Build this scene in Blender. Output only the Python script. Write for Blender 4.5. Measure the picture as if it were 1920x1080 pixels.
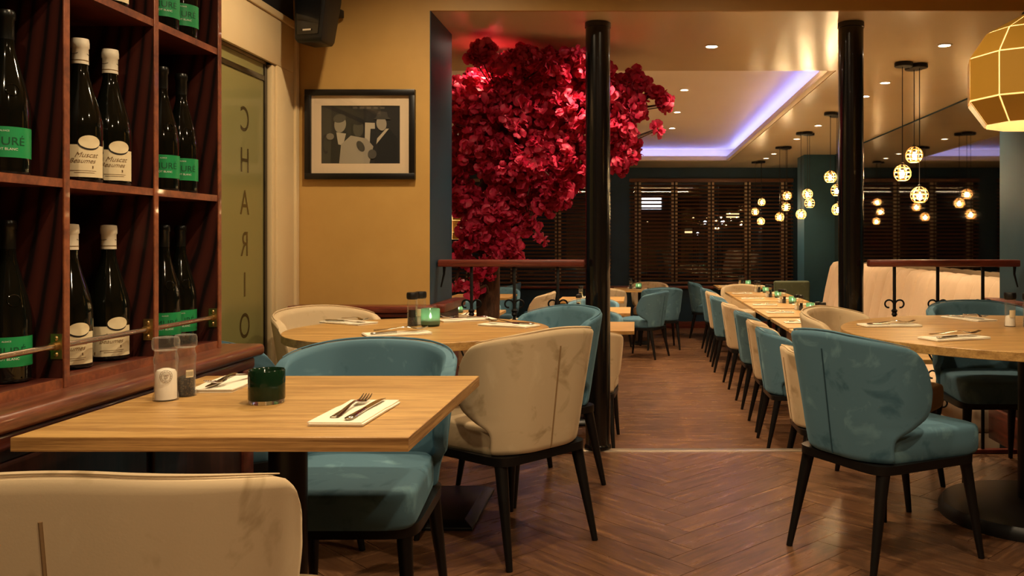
import bpy, bmesh, math, random
from math import sin, cos, pi, radians, sqrt, atan2
from mathutils import Vector, Matrix

for _o in list(bpy.data.objects):
    bpy.data.objects.remove(_o, do_unlink=True)
SC = bpy.context.scene
COL = SC.collection
random.seed(7)

# ------------------------------------------------------------------ camera
F_PX, VPX, VPY, EYE = 1647.0, 1192.0, 450.0, 1.13      # one-point perspective of the photograph
cam_d = bpy.data.cameras.new('camera')
cam = bpy.data.objects.new('camera', cam_d)
COL.objects.link(cam)
cam.location = (0, 0, EYE)
cam.rotation_euler = (pi / 2, 0, 0)
cam_d.sensor_width = 36.0
cam_d.lens = F_PX / 1920 * 36.0
cam_d.shift_x = (960 - VPX) / 1920
cam_d.shift_y = -(540 - VPY) / 1920
cam_d.clip_start, cam_d.clip_end = 0.05, 200
SC.camera = cam

# ------------------------------------------------------------------ world and exposure
W = bpy.data.worlds.new('night')
SC.world = W
W.use_nodes = True
W.node_tree.nodes['Background'].inputs[0].default_value = (0.0014, 0.0012, 0.001, 1)
W.node_tree.nodes['Background'].inputs[1].default_value = 1.0
vs = SC.view_settings
vs.view_transform = 'Standard'
vs.look = 'None'
vs.exposure = 0.9
vs.gamma = 1.0
vs.use_curve_mapping = False

K_FRONT = 0.68      # strength of the front-room downlights
K_BACK = 1.0       # strength of the back-room downlights

def px(x, y, Y):
    """point at depth Y seen at pixel x, y"""
    return Vector(((x - VPX) * Y / F_PX, Y, EYE - (y - VPY) * Y / F_PX))

# ------------------------------------------------------------------ materials
def lin(r, g, b):
    f = lambda c: (c / 255 / 12.92) if c <= 10 else ((c / 255 + 0.055) / 1.055) ** 2.4
    return (f(r), f(g), f(b), 1.0)

MAT = {}
def new_mat(name):
    m = bpy.data.materials.new(name)
    m.use_nodes = True
    MAT[name] = m
    nt = m.node_tree
    return m, nt, nt.nodes['Principled BSDF']

def plain(name, col, rough=0.5, metal=0.0, spec=0.5, coat=0.0, sheen=0.0, trans=0.0, ior=1.45, emit=None, es=0.0, alpha=1.0):
    m, nt, p = new_mat(name)
    p.inputs['Base Color'].default_value = col
    p.inputs['Roughness'].default_value = rough
    p.inputs['Metallic'].default_value = metal
    p.inputs['Specular IOR Level'].default_value = spec
    p.inputs['Coat Weight'].default_value = coat
    p.inputs['Sheen Weight'].default_value = sheen
    p.inputs['Transmission Weight'].default_value = trans
    p.inputs['IOR'].default_value = ior
    p.inputs['Alpha'].default_value = alpha
    if emit:
        p.inputs['Emission Color'].default_value = emit
        p.inputs['Emission Strength'].default_value = es
    return m

def node(nt, t, **kw):
    n = nt.nodes.new(t)
    for k, v in kw.items():
        setattr(n, k, v)
    return n

def coords(nt, scale, rnd=True, rot=(0, 0, 0)):
    tc = node(nt, 'ShaderNodeTexCoord')
    mp = node(nt, 'ShaderNodeMapping')
    mp.inputs['Scale'].default_value = scale
    mp.inputs['Rotation'].default_value = rot
    if rnd:
        oi = node(nt, 'ShaderNodeObjectInfo')
        mul = node(nt, 'ShaderNodeMath', operation='MULTIPLY')
        mul.inputs[1].default_value = 37.0
        nt.links.new(oi.outputs['Random'], mul.inputs[0])
        add = node(nt, 'ShaderNodeVectorMath', operation='ADD')
        nt.links.new(tc.outputs['Object'], add.inputs[0])
        nt.links.new(mul.outputs[0], add.inputs[1])
        nt.links.new(add.outputs[0], mp.inputs['Vector'])
    else:
        nt.links.new(tc.outputs['Object'], mp.inputs['Vector'])
    return mp.outputs['Vector']

def ramp(nt, src, stops):
    r = node(nt, 'ShaderNodeValToRGB')
    e = r.color_ramp.elements
    while len(e) < len(stops):
        e.new(0.5)
    for i, (pos, c) in enumerate(stops):
        e[i].position = pos
        e[i].color = c
    nt.links.new(src, r.inputs['Fac'])
    return r.outputs['Color']

def noise(nt, vec, scale, detail=4, rough=0.55, dist=0.0):
    n = node(nt, 'ShaderNodeTexNoise')
    n.inputs['Scale'].default_value = scale
    n.inputs['Detail'].default_value = detail
    n.inputs['Roughness'].default_value = rough
    n.inputs['Distortion'].default_value = dist
    nt.links.new(vec, n.inputs['Vector'])
    return n.outputs['Fac']

def bump(nt, p, src, strength, dist=0.002):
    b = node(nt, 'ShaderNodeBump')
    b.inputs['Strength'].default_value = strength
    b.inputs['Distance'].default_value = dist
    nt.links.new(src, b.inputs['Height'])
    nt.links.new(b.outputs['Normal'], p.inputs['Normal'])

def wood(name, dark, light, scale=(1.2, 14, 14), rough=0.45, nscale=3.0, coat=0.0, rnd=True, bstr=0.15, streak=0.5, spec=0.5):
    """streaks run along the axis with the smallest scale"""
    m, nt, p = new_mat(name)
    v = coords(nt, scale, rnd)
    a = noise(nt, v, nscale, 5, 0.6, 0.6)
    b = noise(nt, v, nscale * 7, 3, 0.6)
    mix = node(nt, 'ShaderNodeMath', operation='MULTIPLY_ADD')
    mix.inputs[1].default_value = streak
    nt.links.new(b, mix.inputs[0])
    nt.links.new(a, mix.inputs[2])
    mid = tuple((d + l) / 2 for d, l in zip(dark, light))
    c = ramp(nt, mix.outputs[0], [(0.42 + streak * 0.25, dark), (0.5 + streak * 0.5, mid), (0.62 + streak * 0.6, light)])
    nt.links.new(c, p.inputs['Base Color'])
    p.inputs['Roughness'].default_value = rough
    p.inputs['Coat Weight'].default_value = coat
    p.inputs['Specular IOR Level'].default_value = spec
    bump(nt, p, mix.outputs[0], bstr, 0.001)
    return m

def velvet(name, base, pale, deep, patch=0.5):
    m, nt, p = new_mat(name)
    v = coords(nt, (1, 1, 1))
    a = noise(nt, v, 8.0, 4, 0.55, 0.5)
    c = ramp(nt, a, [(0.31, deep), (0.42, base), (0.58, base), (0.72, pale)])
    nt.links.new(c, p.inputs['Base Color'])
    p.inputs['Roughness'].default_value = 0.75
    p.inputs['Specular IOR Level'].default_value = 0.25
    p.inputs['Sheen Weight'].default_value = 0.35
    p.inputs['Sheen Roughness'].default_value = 0.35
    p.inputs['Sheen Tint'].default_value = pale
    f = noise(nt, v, 260.0, 2, 0.5)
    bump(nt, p, f, 0.10, 0.001)
    return m

def emitter(name, col, strength):
    m = bpy.data.materials.new(name)
    m.use_nodes = True
    nt = m.node_tree
    nt.nodes.clear()
    e = node(nt, 'ShaderNodeEmission')
    e.inputs[0].default_value = col
    e.inputs[1].default_value = strength
    o = node(nt, 'ShaderNodeOutputMaterial')
    nt.links.new(e.outputs[0], o.inputs[0])
    MAT[name] = m
    return m

def sheet(name, col, gloss=0.12, rough=0.05, trans_col=None, transparent=0.0, translucent=0.5):
    """thin glass or shade: glossy over a mix of transparent, translucent and diffuse"""
    m = bpy.data.materials.new(name)
    m.use_nodes = True
    nt = m.node_tree
    nt.nodes.clear()
    d = node(nt, 'ShaderNodeBsdfDiffuse'); d.inputs[0].default_value = col
    t = node(nt, 'ShaderNodeBsdfTranslucent'); t.inputs[0].default_value = col
    tr = node(nt, 'ShaderNodeBsdfTransparent'); tr.inputs[0].default_value = trans_col or (1, 1, 1, 1)
    g = node(nt, 'ShaderNodeBsdfGlossy'); g.inputs['Roughness'].default_value = rough
    m1 = node(nt, 'ShaderNodeMixShader'); m1.inputs[0].default_value = translucent
    m2 = node(nt, 'ShaderNodeMixShader'); m2.inputs[0].default_value = transparent
    m3 = node(nt, 'ShaderNodeMixShader'); m3.inputs[0].default_value = gloss
    nt.links.new(d.outputs[0], m1.inputs[1]); nt.links.new(t.outputs[0], m1.inputs[2])
    nt.links.new(m1.outputs[0], m2.inputs[1]); nt.links.new(tr.outputs[0], m2.inputs[2])
    nt.links.new(m2.outputs[0], m3.inputs[1]); nt.links.new(g.outputs[0], m3.inputs[2])
    o = node(nt, 'ShaderNodeOutputMaterial')
    nt.links.new(m3.outputs[0], o.inputs[0])
    MAT[name] = m
    return m

def clear_glass(name):
    m = bpy.data.materials.new(name)
    m.use_nodes = True
    nt = m.node_tree
    nt.nodes.clear()
    tr = node(nt, 'ShaderNodeBsdfTransparent'); tr.inputs[0].default_value = (0.97, 0.96, 0.93, 1)
    g = node(nt, 'ShaderNodeBsdfGlossy'); g.inputs['Roughness'].default_value = 0.06
    d = node(nt, 'ShaderNodeBsdfDiffuse'); d.inputs[0].default_value = (0.9, 0.86, 0.78, 1)
    lw = node(nt, 'ShaderNodeLayerWeight'); lw.inputs['Blend'].default_value = 0.22
    mu = node(nt, 'ShaderNodeMath', operation='MULTIPLY_ADD'); mu.inputs[1].default_value = 0.5; mu.inputs[2].default_value = 0.05
    nt.links.new(lw.outputs['Facing'], mu.inputs[0])
    m0 = node(nt, 'ShaderNodeMixShader'); m0.inputs[0].default_value = 0.35
    nt.links.new(g.outputs[0], m0.inputs[1]); nt.links.new(d.outputs[0], m0.inputs[2])
    m1 = node(nt, 'ShaderNodeMixShader')
    nt.links.new(mu.outputs[0], m1.inputs[0]); nt.links.new(tr.outputs[0], m1.inputs[1]); nt.links.new(m0.outputs[0], m1.inputs[2])
    o = node(nt, 'ShaderNodeOutputMaterial')
    nt.links.new(m1.outputs[0], o.inputs[0])
    MAT[name] = m
    return m

# surfaces of the place
wood('oak', lin(146, 106, 56), lin(198, 156, 92), (0.9, 12, 12), 0.40, 3.0)
wood('oak_edge', lin(122, 82, 40), lin(196, 150, 90), (0.8, 40, 40), 0.5, 4.0)
wood('oak_edge_side', lin(122, 82, 40), lin(196, 150, 90), (40, 0.8, 40), 0.5, 4.0)
wood('mahogany', lin(58, 20, 13), lin(112, 50, 32), (1.0, 1.0, 16), 0.4, 2.6, 0.15)
wood('mahogany_edge', lin(92, 44, 24), lin(146, 80, 46), (3, 3, 3), 0.42, 4.0, 0.1)
wood('mahogany_cap', lin(68, 34, 21), lin(118, 66, 42), (14, 1.2, 14), 0.32, 3.0, 0.2)
wood('rail_wood', lin(74, 28, 18), lin(122, 52, 34), (1.0, 14, 14), 0.35, 3.0, 0.2)
wood('dark_panel', lin(30, 13, 10), lin(58, 26, 18), (12, 12, 1.0), 0.45, 3.0, 0.1)

def divider_wood():
    m, nt, p = new_mat('mahogany_side')
    v = coords(nt, (1, 1, 1), False)
    oi = node(nt, 'ShaderNodeObjectInfo')
    cb = node(nt, 'ShaderNodeCombineXYZ')
    mu = node(nt, 'ShaderNodeMath', operation='MULTIPLY'); mu.inputs[1].default_value = 0.16
    nt.links.new(oi.outputs['Random'], mu.inputs[0]); nt.links.new(mu.outputs[0], cb.inputs['X'])
    mu2 = node(nt, 'ShaderNodeMath', operation='MULTIPLY'); mu2.inputs[1].default_value = 0.5
    nt.links.new(oi.outputs['Random'], mu2.inputs[0]); nt.links.new(mu2.outputs[0], cb.inputs['Z'])
    ad = node(nt, 'ShaderNodeVectorMath', operation='ADD')
    nt.links.new(v, ad.inputs[0]); nt.links.new(cb.outputs[0], ad.inputs[1])
    mp = node(nt, 'ShaderNodeMapping'); mp.inputs['Scale'].default_value = (8.0, 0.0, 1.15); mp.inputs['Location'].default_value = (-0.2, 0, -1.9)
    nt.links.new(ad.outputs[0], mp.inputs['Vector'])
    w = node(nt, 'ShaderNodeTexWave', wave_type='RINGS', rings_direction='Y')
    w.inputs['Scale'].default_value = 1.5
    w.inputs['Distortion'].default_value = 1.6
    w.inputs['Detail'].default_value = 4
    w.inputs['Detail Scale'].default_value = 1.2
    nt.links.new(mp.outputs['Vector'], w.inputs['Vector'])
    c = ramp(nt, w.outputs['Fac'], [(0.04, lin(18, 7, 6)), (0.22, lin(52, 20, 15)), (0.9, lin(68, 28, 20))])
    nt.links.new(c, p.inputs['Base Color'])
    p.inputs['Roughness'].default_value = 0.42
    bump(nt, p, w.outputs['Fac'], 0.15, 0.001)
divider_wood()

def floor_mat(name, rnd):
    m, nt, p = new_mat(name)
    v = coords(nt, (1.6, 16, 16) if rnd else (1.5, 7, 7), rnd)
    a = noise(nt, v, 2.4, 6, 0.62, 0.8)
    c = ramp(nt, a, [(0.25, lin(66, 42, 28)), (0.5, lin(102, 69, 46)), (0.75, lin(136, 97, 66))])
    oi = node(nt, 'ShaderNodeObjectInfo')
    mr = node(nt, 'ShaderNodeMapRange')
    mr.inputs['To Min'].default_value = 0.86
    mr.inputs['To Max'].default_value = 1.12
    nt.links.new(oi.outputs['Random'], mr.inputs['Value'])
    mx = node(nt, 'ShaderNodeMix', data_type='RGBA', blend_type='MULTIPLY')
    mx.inputs['Factor'].default_value = 1.0
    nt.links.new(c, mx.inputs[6])
    cc = node(nt, 'ShaderNodeCombineColor')
    for i in range(3):
        nt.links.new(mr.outputs[0], cc.inputs[i])
    nt.links.new(cc.outputs[0], mx.inputs[7])
    nt.links.new(mx.outputs[2], p.inputs['Base Color'])
    rr = ramp(nt, a, [(0.2, (0.38, 0.38, 0.38, 1)), (0.8, (0.22, 0.22, 0.22, 1))])
    nt.links.new(rr, p.inputs['Roughness'])
    p.inputs['Specular IOR Level'].default_value = 0.55
    bump(nt, p, a, 0.12, 0.001)
floor_mat('plank', True)
floor_mat('plank_far', False)

def wall_paint(name, a, b, rough=0.6, scale=3.0, spec=0.4):
    m, nt, p = new_mat(name)
    v = coords(nt, (1, 1, 1), False)
    n = noise(nt, v, scale, 4, 0.6)
    nt.links.new(ramp(nt, n, [(0.3, a), (0.7, b)]), p.inputs['Base Color'])
    p.inputs['Roughness'].default_value = rough
    p.inputs['Specular IOR Level'].default_value = spec
    f = noise(nt, v, 140, 2, 0.5)
    bump(nt, p, f, 0.08, 0.001)
wall_paint('gold_wall', lin(178, 138, 74), lin(188, 148, 82), 0.5)
wall_paint('teal_wall', lin(30, 66, 80), lin(36, 76, 92), 0.55)
wall_paint('deep_teal_wall', lin(22, 50, 66), lin(26, 58, 76), 0.55)
wall_paint('dark_wall', lin(26, 32, 38), lin(30, 36, 42), 0.6)
wall_paint('cream_paint', lin(206, 180, 136), lin(212, 188, 146), 0.35)
wall_paint('ceiling_gloss', lin(230, 206, 166), lin(236, 212, 174), 0.2, 1.0, 0.5)
wall_paint('ceiling_matt', lin(232, 214, 186), lin(236, 220, 194), 0.45, 1.0)
wall_paint('ceiling_front', lin(206, 180, 130), lin(210, 186, 138), 0.6, 1.0)

velvet('blue_velvet', lin(84, 118, 134), lin(112, 150, 162), lin(62, 96, 112))
velvet('beige_velvet', lin(202, 178, 142), lin(212, 190, 154), lin(172, 148, 112))
velvet('olive_velvet', lin(92, 96, 72), lin(112, 114, 88), lin(76, 80, 60))
velvet('cream_leather', lin(194, 168, 140), lin(200, 174, 146), lin(188, 162, 134))
plain('seam_blue', lin(36, 66, 78), 0.8)
plain('seam_beige', lin(136, 106, 70), 0.8)
plain('seam_olive', lin(52, 54, 40), 0.8)
plain('black_metal', lin(24, 22, 21), 0.38, 0.4)
plain('black_gloss', lin(14, 12, 11), 0.22, 0.0, 0.5, 0.4)
plain('black_plastic', lin(16, 15, 15), 0.4)
plain('iron', lin(20, 17, 15), 0.5, 0.6)
plain('steel', lin(196, 190, 180), 0.14, 1.0)
plain('rail_metal', lin(196, 176, 150), 0.25, 1.0)
plain('bracket_metal', lin(176, 146, 96), 0.38, 1.0)
plain('napkin', lin(236, 226, 204), 0.9)
plain('salt', lin(240, 232, 218), 0.9)
clear_glass('mill_glass')
plain('bottle_glass', lin(12, 13, 8), 0.06, 0.0, 0.6)
plain('bottle_capsule', lin(22, 22, 18), 0.3, 0.2)
plain('cream_label', lin(222, 204, 164), 0.6)
plain('green_label', lin(28, 140, 78), 0.45)
plain('green_ink', lin(10, 74, 42), 0.5)
plain('white_ink', lin(226, 230, 214), 0.4)
plain('brown_ink', lin(120, 92, 56), 0.6)
plain('dark_ink', lin(24, 18, 14), 0.6)
plain('white_capsule', lin(226, 214, 190), 0.35)
plain('green_glass_dark', lin(16, 38, 22), 0.10, 0.0, 0.35, 0.0)
plain('clear_base', (0.8, 0.8, 0.75, 1), 0.04, trans=0.9, ior=1.45)
sheet('green_glass_lit', lin(150, 196, 168), 0.10, 0.08, lin(190, 226, 206), 0.4, 0.8)
plain('green_wax', lin(38, 62, 44), 0.6)
emitter('flame', (1.0, 0.8, 0.5, 1), 34.0)
plain('frame_black', lin(18, 14, 12), 0.35)
plain('mat_board', lin(214, 190, 158), 0.8)
sheet('picture_glass', (0, 0, 0, 1), 0.05, 0.03, (1, 1, 1, 1), 1.0, 0.0)
sheet('window_glass', (0, 0, 0, 1), 0.06, 0.02, (1, 1, 1, 1), 1.0, 0.0)
plain('blind_wood', lin(104, 67, 46), 0.42)
plain('blind_tape', lin(30, 18, 14), 0.8)
plain('blind_tape_pale', lin(206, 180, 144), 0.8)
plain('mirror', (0.30, 0.27, 0.22, 1), 0.03, 1.0)
plain('brass_panel', lin(196, 148, 54), 0.36, 0.2)
sheet('lamp_liner', (0.95, 0.86, 0.62, 1), 0.0, 0.5, None, 0.0, 0.55)
emitter('lamp_bulb', (1.0, 0.74, 0.38, 1), 42.0)
emitter('pendant_bulb', (1.0, 0.70, 0.34, 1), 150.0)
sheet('pendant_cage', (0.85, 0.62, 0.34, 1), 0.03, 0.3, None, 0.0, 0.5)
emitter('downlight_glow', (1.0, 0.86, 0.66, 1), 22.0)
emitter('led_blue', (0.20, 0.25, 1.0, 1), 11.0)
emitter('led_warm', (1.0, 0.80, 0.56, 1), 24.0)
plain('downlight_ring', lin(214, 196, 166), 0.3)
emitter('street_white', (0.95, 0.97, 1.0, 1), 1.6)
emitter('street_amber', (1.0, 0.66, 0.3, 1), 0.8)
plain('frosted_painted_glow', lin(122, 116, 70), 0.3, 0.0, 0.6, 0.35)  # olive in the colour stands in for a lit vestibule behind the glass
plain('letter_clear', lin(68, 56, 30), 0.12)
plain('letter_edge', lin(34, 28, 18), 0.2)
plain('metal_strip', lin(206, 192, 172), 0.3, 0.9)
wood('bark', lin(46, 30, 20), lin(98, 66, 44), (9, 9, 2), 0.85, 3.0, 0.0, False, 0.6)
plain('twig', lin(58, 36, 26), 0.8)

def blossom_mat():
    m = bpy.data.materials.new('blossom')
    m.use_nodes = True
    nt = m.node_tree
    p = nt.nodes['Principled BSDF']
    v = coords(nt, (1, 1, 1), True)
    n = noise(nt, v, 9.0, 2, 0.5)
    c = ramp(nt, n, [(0.3, lin(184, 26, 62)), (0.5, lin(206, 40, 80)), (0.72, lin(228, 80, 112))])
    nt.links.new(c, p.inputs['Base Color'])
    p.inputs['Roughness'].default_value = 0.55
    t = node(nt, 'ShaderNodeBsdfTranslucent')
    nt.links.new(c, t.inputs[0])
    mx = node(nt, 'ShaderNodeMixShader')
    mx.inputs[0].default_value = 0.4
    out = nt.nodes['Material Output']
    nt.links.new(p.outputs[0], mx.inputs[1]); nt.links.new(t.outputs[0], mx.inputs[2])
    nt.links.new(mx.outputs[0], out.inputs[0])
    MAT['blossom'] = m
blossom_mat()

def pepper_mat():
    m, nt, p = new_mat('pepper')
    v = coords(nt, (1, 1, 1), False)
    vo = node(nt, 'ShaderNodeTexVoronoi'); vo.inputs['Scale'].default_value = 210
    nt.links.new(v, vo.inputs['Vector'])
    nt.links.new(ramp(nt, vo.outputs['Distance'], [(0.1, lin(96, 74, 50)), (0.5, lin(30, 22, 16))]), p.inputs['Base Color'])
pepper_mat()

# ------------------------------------------------------------------ mesh helpers
class B:
    def __init__(s):
        s.v, s.f = [], []
    def add(s, vs, fs):
        o = len(s.v)
        s.v += [tuple(v) for v in vs]
        s.f += [tuple(i + o for i in f) for f in fs]
        return s
    def box(s, x0, x1, y0, y1, z0, z1):
        v = [(x0, y0, z0), (x1, y0, z0), (x1, y1, z0), (x0, y1, z0), (x0, y0, z1), (x1, y0, z1), (x1, y1, z1), (x0, y1, z1)]
        return s.add(v, [(0, 3, 2, 1), (4, 5, 6, 7), (0, 1, 5, 4), (1, 2, 6, 5), (2, 3, 7, 6), (3, 0, 4, 7)])
    def loft(s, loops, cap=True, closed=False):
        n = len(loops[0])
        vs = [p for l in loops for p in l]
        fs = []
        m = len(loops)
        for i in range(m if closed else m - 1):
            a, b = i * n, ((i + 1) % m) * n
            for j in range(n):
                k = (j + 1) % n
                fs.append((a + j, a + k, b + k, b + j))
        if cap and not closed:
            fs.append(tuple(range(n))[::-1])
            fs.append(tuple((m - 1) * n + j for j in range(n)))
        return s.add(vs, fs)
    def tube(s, pts, r, n=8, cap=True, closed=False):
        pts = [Vector(p) for p in pts]
        rs = r if isinstance(r, (list, tuple)) else [r] * len(pts)
        loops = []
        up = None
        m = len(pts)
        for i, p in enumerate(pts):
            if closed:
                d = pts[(i + 1) % m] - pts[i - 1]
            else:
                d = pts[min(i + 1, m - 1)] - pts[max(i - 1, 0)]
            d.normalize()
            if up is None:
                up = Vector((0, 0, 1)) if abs(d.z) < 0.9 else Vector((1, 0, 0))
            u = d.cross(up)
            if u.length < 1e-6:
                u = d.cross(Vector((0, 1, 0)))
            u.normalize()
            w = u.cross(d); w.normalize()
            up = w
            loops.append([p + (u * cos(2 * pi * k / n) + w * sin(2 * pi * k / n)) * rs[i] for k in range(n)])
        return s.loft(loops, cap, closed)
    def lathe(s, prof, n=24, c=(0, 0, 0), cap=True):
        loops = [[(c[0] + r * cos(2 * pi * k / n), c[1] + r * sin(2 * pi * k / n), c[2] + z) for k in range(n)] for r, z in prof]
        return s.loft(loops, cap)
    def prism(s, poly, z0, z1):
        return s.loft([[(x, y, z0) for x, y in poly], [(x, y, z1) for x, y in poly]])
    def grid(s, rows):
        n = len(rows[0])
        vs = [p for r in rows for p in r]
        fs = [(i * n + j, i * n + j + 1, (i + 1) * n + j + 1, (i + 1) * n + j) for i in range(len(rows) - 1) for j in range(n - 1)]
        return s.add(vs, fs)
    def xf(s, mtx):
        s.v = [tuple(mtx @ Vector(v)) for v in s.v]
        return s
    def mesh(s, name, mat, bev=0.0, smooth=True, ang=38, seg=2, fix=True):
        me = bpy.data.meshes.new(name)
        me.from_pydata(s.v, [], s.f)
        if bev > 0 or fix:
            bm = bmesh.new()
            bm.from_mesh(me)
            if fix:
                bmesh.ops.recalc_face_normals(bm, faces=bm.faces[:])
            if bev > 0:
                ed = [e for e in bm.edges if len(e.link_faces) == 2 and e.calc_face_angle(0) > radians(45)]
                bmesh.ops.bevel(bm, geom=ed, offset=bev, segments=seg, profile=0.5, affect='EDGES', clamp_overlap=True)
            bm.to_mesh(me)
            bm.free()
        me.materials.append(MAT[mat])
        if smooth:
            me.shade_smooth()
            me.set_sharp_from_angle(angle=radians(ang))
        return me

def link(name, me, parent=None, loc=None, rot=None, scale=None):
    o = bpy.data.objects.new(name, me)
    COL.objects.link(o)
    if parent is not None:
        o.parent = parent
    if loc is not None: o.location = loc
    if rot is not None: o.rotation_euler = rot
    if scale is not None: o.scale = scale
    return o

def tag(o, label=None, cat=None, group=None, kind=None):
    if label: o['label'] = label
    if cat: o['category'] = cat
    if group: o['group'] = group
    if kind: o['kind'] = kind
    return o

def thing(name, label, cat, loc=(0, 0, 0), rz=0.0, group=None):
    return tag(link(name, None, None, loc, (0, 0, rz)), label, cat, group)

def spawn(name, label, cat, parts, loc, rz=0.0, group=None):
    """a thing from a list of (part name, mesh, sub-parts); meshes are shared between copies"""
    t = thing(name, label, cat, loc, rz, group)
    for p in parts:
        o = link(p[0], p[1], t)
        for q in (p[2] if len(p) > 2 else []):
            link(q[0], q[1], o)
    return t

def struct(name, me, label=None, parent=None):
    o = link(name, me, parent)
    if parent is None:
        o['kind'] = 'structure'
    if label: o['label'] = label
    return o

def bake_subsurf(me, lv=1):
    o = bpy.data.objects.new('tmp', me)
    COL.objects.link(o)
    md = o.modifiers.new('s', 'SUBSURF')
    md.levels = lv; md.render_levels = lv
    dg = bpy.context.evaluated_depsgraph_get()
    r = bpy.data.meshes.new_from_object(o.evaluated_get(dg))
    bpy.data.objects.remove(o)
    r.shade_smooth()
    return r

def text_mesh(body, size, mat, shear=0.0, ext=0.0, track=1.0):
    cu = bpy.data.curves.new('t', 'FONT')
    cu.body = body; cu.size = size; cu.shear = shear; cu.extrude = ext
    cu.align_x = 'CENTER'; cu.align_y = 'CENTER'; cu.space_character = track
    o = bpy.data.objects.new('t', cu)
    COL.objects.link(o)
    dg = bpy.context.evaluated_depsgraph_get()
    me = bpy.data.meshes.new_from_object(o.evaluated_get(dg))
    bpy.data.objects.remove(o)
    me.materials.clear()
    me.materials.append(MAT[mat])
    return me

def facing(fx, fy):
    return atan2(-fx, fy)

# ------------------------------------------------------------------ the setting
FB, SOF, TRAY, YE, YW, YJ, YB, XM = -0.30, 2.305, 2.487, 4.75, 4.50, 5.02, 14.27, 2.74
XL, XJ, XR = -1.754, -1.055, 2.08
CF = 2.72                      # ceiling of the front room

def herringbone(x0, x1, y0, y1, L=0.80, w=0.8 / 6, ax=0.21, gap=0.0012):
    """plank outlines (centre, angle, polygon in plank space) clipped to a rectangle"""
    out = []
    c45 = sqrt(0.5)
    def clip(poly):
        for axis, lim, sgn in ((0, x0, 1), (0, x1, -1), (1, y0, 1), (1, y1, -1)):
            res = []
            for i in range(len(poly)):
                a, b = poly[i - 1], poly[i]
                da, db = (a[axis] - lim) * sgn, (b[axis] - lim) * sgn
                if da >= 0: 
                    if db >= 0: res.append(b)
                    else:
                        t = da / (da - db); res.append((a[0] + (b[0] - a[0]) * t, a[1] + (b[1] - a[1]) * t))
                elif db >= 0:
                    t = da / (da - db); res.append((a[0] + (b[0] - a[0]) * t, a[1] + (b[1] - a[1]) * t)); res.append(b)
            poly = res
            if len(poly) < 3: return []
        return poly
    rot = lambda p: (c45 * (p[0] - p[1]) + ax, c45 * (p[0] + p[1]))
    R = int((abs(x1 - x0) + abs(y1) + abs(y0) + 6) / (w * 1.2)) + 4
    for m in range(-8, 9):
        for i in range(-R, R):
            for kind in (0, 1):
                if kind == 0:
                    ax0, ay0, lx, ly = i * w + m * L, i * w - m * L, L, w
                else:
                    ax0, ay0, lx, ly = i * w + m * L, (i + 1) * w - m * L, w, L
                q = [(ax0 + gap, ay0 + gap), (ax0 + lx - gap, ay0 + gap), (ax0 + lx - gap, ay0 + ly - gap), (ax0 + gap, ay0 + ly - gap)]
                cen = rot((ax0 + lx / 2, ay0 + ly / 2))
                if not (x0 - 1 < cen[0] < x1 + 1 and y0 - 1 < cen[1] < y1 + 1): continue
                poly = clip([rot(p) for p in q])
                if len(poly) < 3: continue
                area = 0.5 * abs(sum(poly[k - 1][0] * poly[k][1] - poly[k][0] * poly[k - 1][1] for k in range(len(poly))))
                if area < 0.002: continue
                ang = pi / 4 if kind == 0 else 3 * pi / 4
                loc = []
                for (a, b) in poly:
                    dx, dy = a - cen[0], b - cen[1]
                    loc.append((dx * cos(ang) + dy * sin(ang), -dx * sin(ang) + dy * cos(ang)))
                out.append((cen, ang, loc, area > 0.99 * (L - 2 * gap) * (w - 2 * gap)))
    return out

def build_floors():
    f = struct('floor', B().box(XL - 0.1, 4.6, -2.6, YE - 0.06, -0.30, -0.014).mesh('floor_slab', 'plank_far', smooth=False), 'raised herringbone plank floor of the front dining area')
    full = None
    for cen, ang, poly, whole in herringbone(-1.75, 2.6, 0.75, YE - 0.06):
        if whole and full is not None:
            me = full
        else:
            me = B().prism(poly, -0.014, 0.0).mesh('plank', 'plank', smooth=False)
            if whole: full = me
        link('plank', me, f, (cen[0], cen[1], 0), (0, 0, ang))
    b = struct('floor_back', B().box(-4.3, XM + 0.1, YE - 0.06, YB + 0.1, FB - 0.1, FB - 0.012).mesh('back_slab', 'plank_far', smooth=False), 'lower herringbone plank floor of the back dining room')
    g = B()
    for cen, ang, poly, whole in herringbone(-4.2, XM, YE, YB, ax=0.3, gap=0.0006):
        c, s = cos(ang), sin(ang)
        g.prism([(cen[0] + x * c - y * s, cen[1] + x * s + y * c) for x, y in poly], FB - 0.012, FB + random.uniform(-0.0006, 0))
    o = link('planks', g.mesh('planks_far', 'plank_far', smooth=False), b)
    o['kind'] = 'stuff'
    # edge of the platform
    n = struct('trim_1', B().box(-1.05, XR, YE - 0.06, YE, -0.03, 0.004).mesh('nosing', 'metal_strip', bev=0.004), 'pale metal nosing strip along the platform edge')
    struct('wall_riser', B().box(-1.05, XR, YE - 0.05, YE - 0.001, FB, -0.03).mesh('riser', 'mahogany', smooth=False), 'wooden riser under the platform edge')
build_floors()

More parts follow.
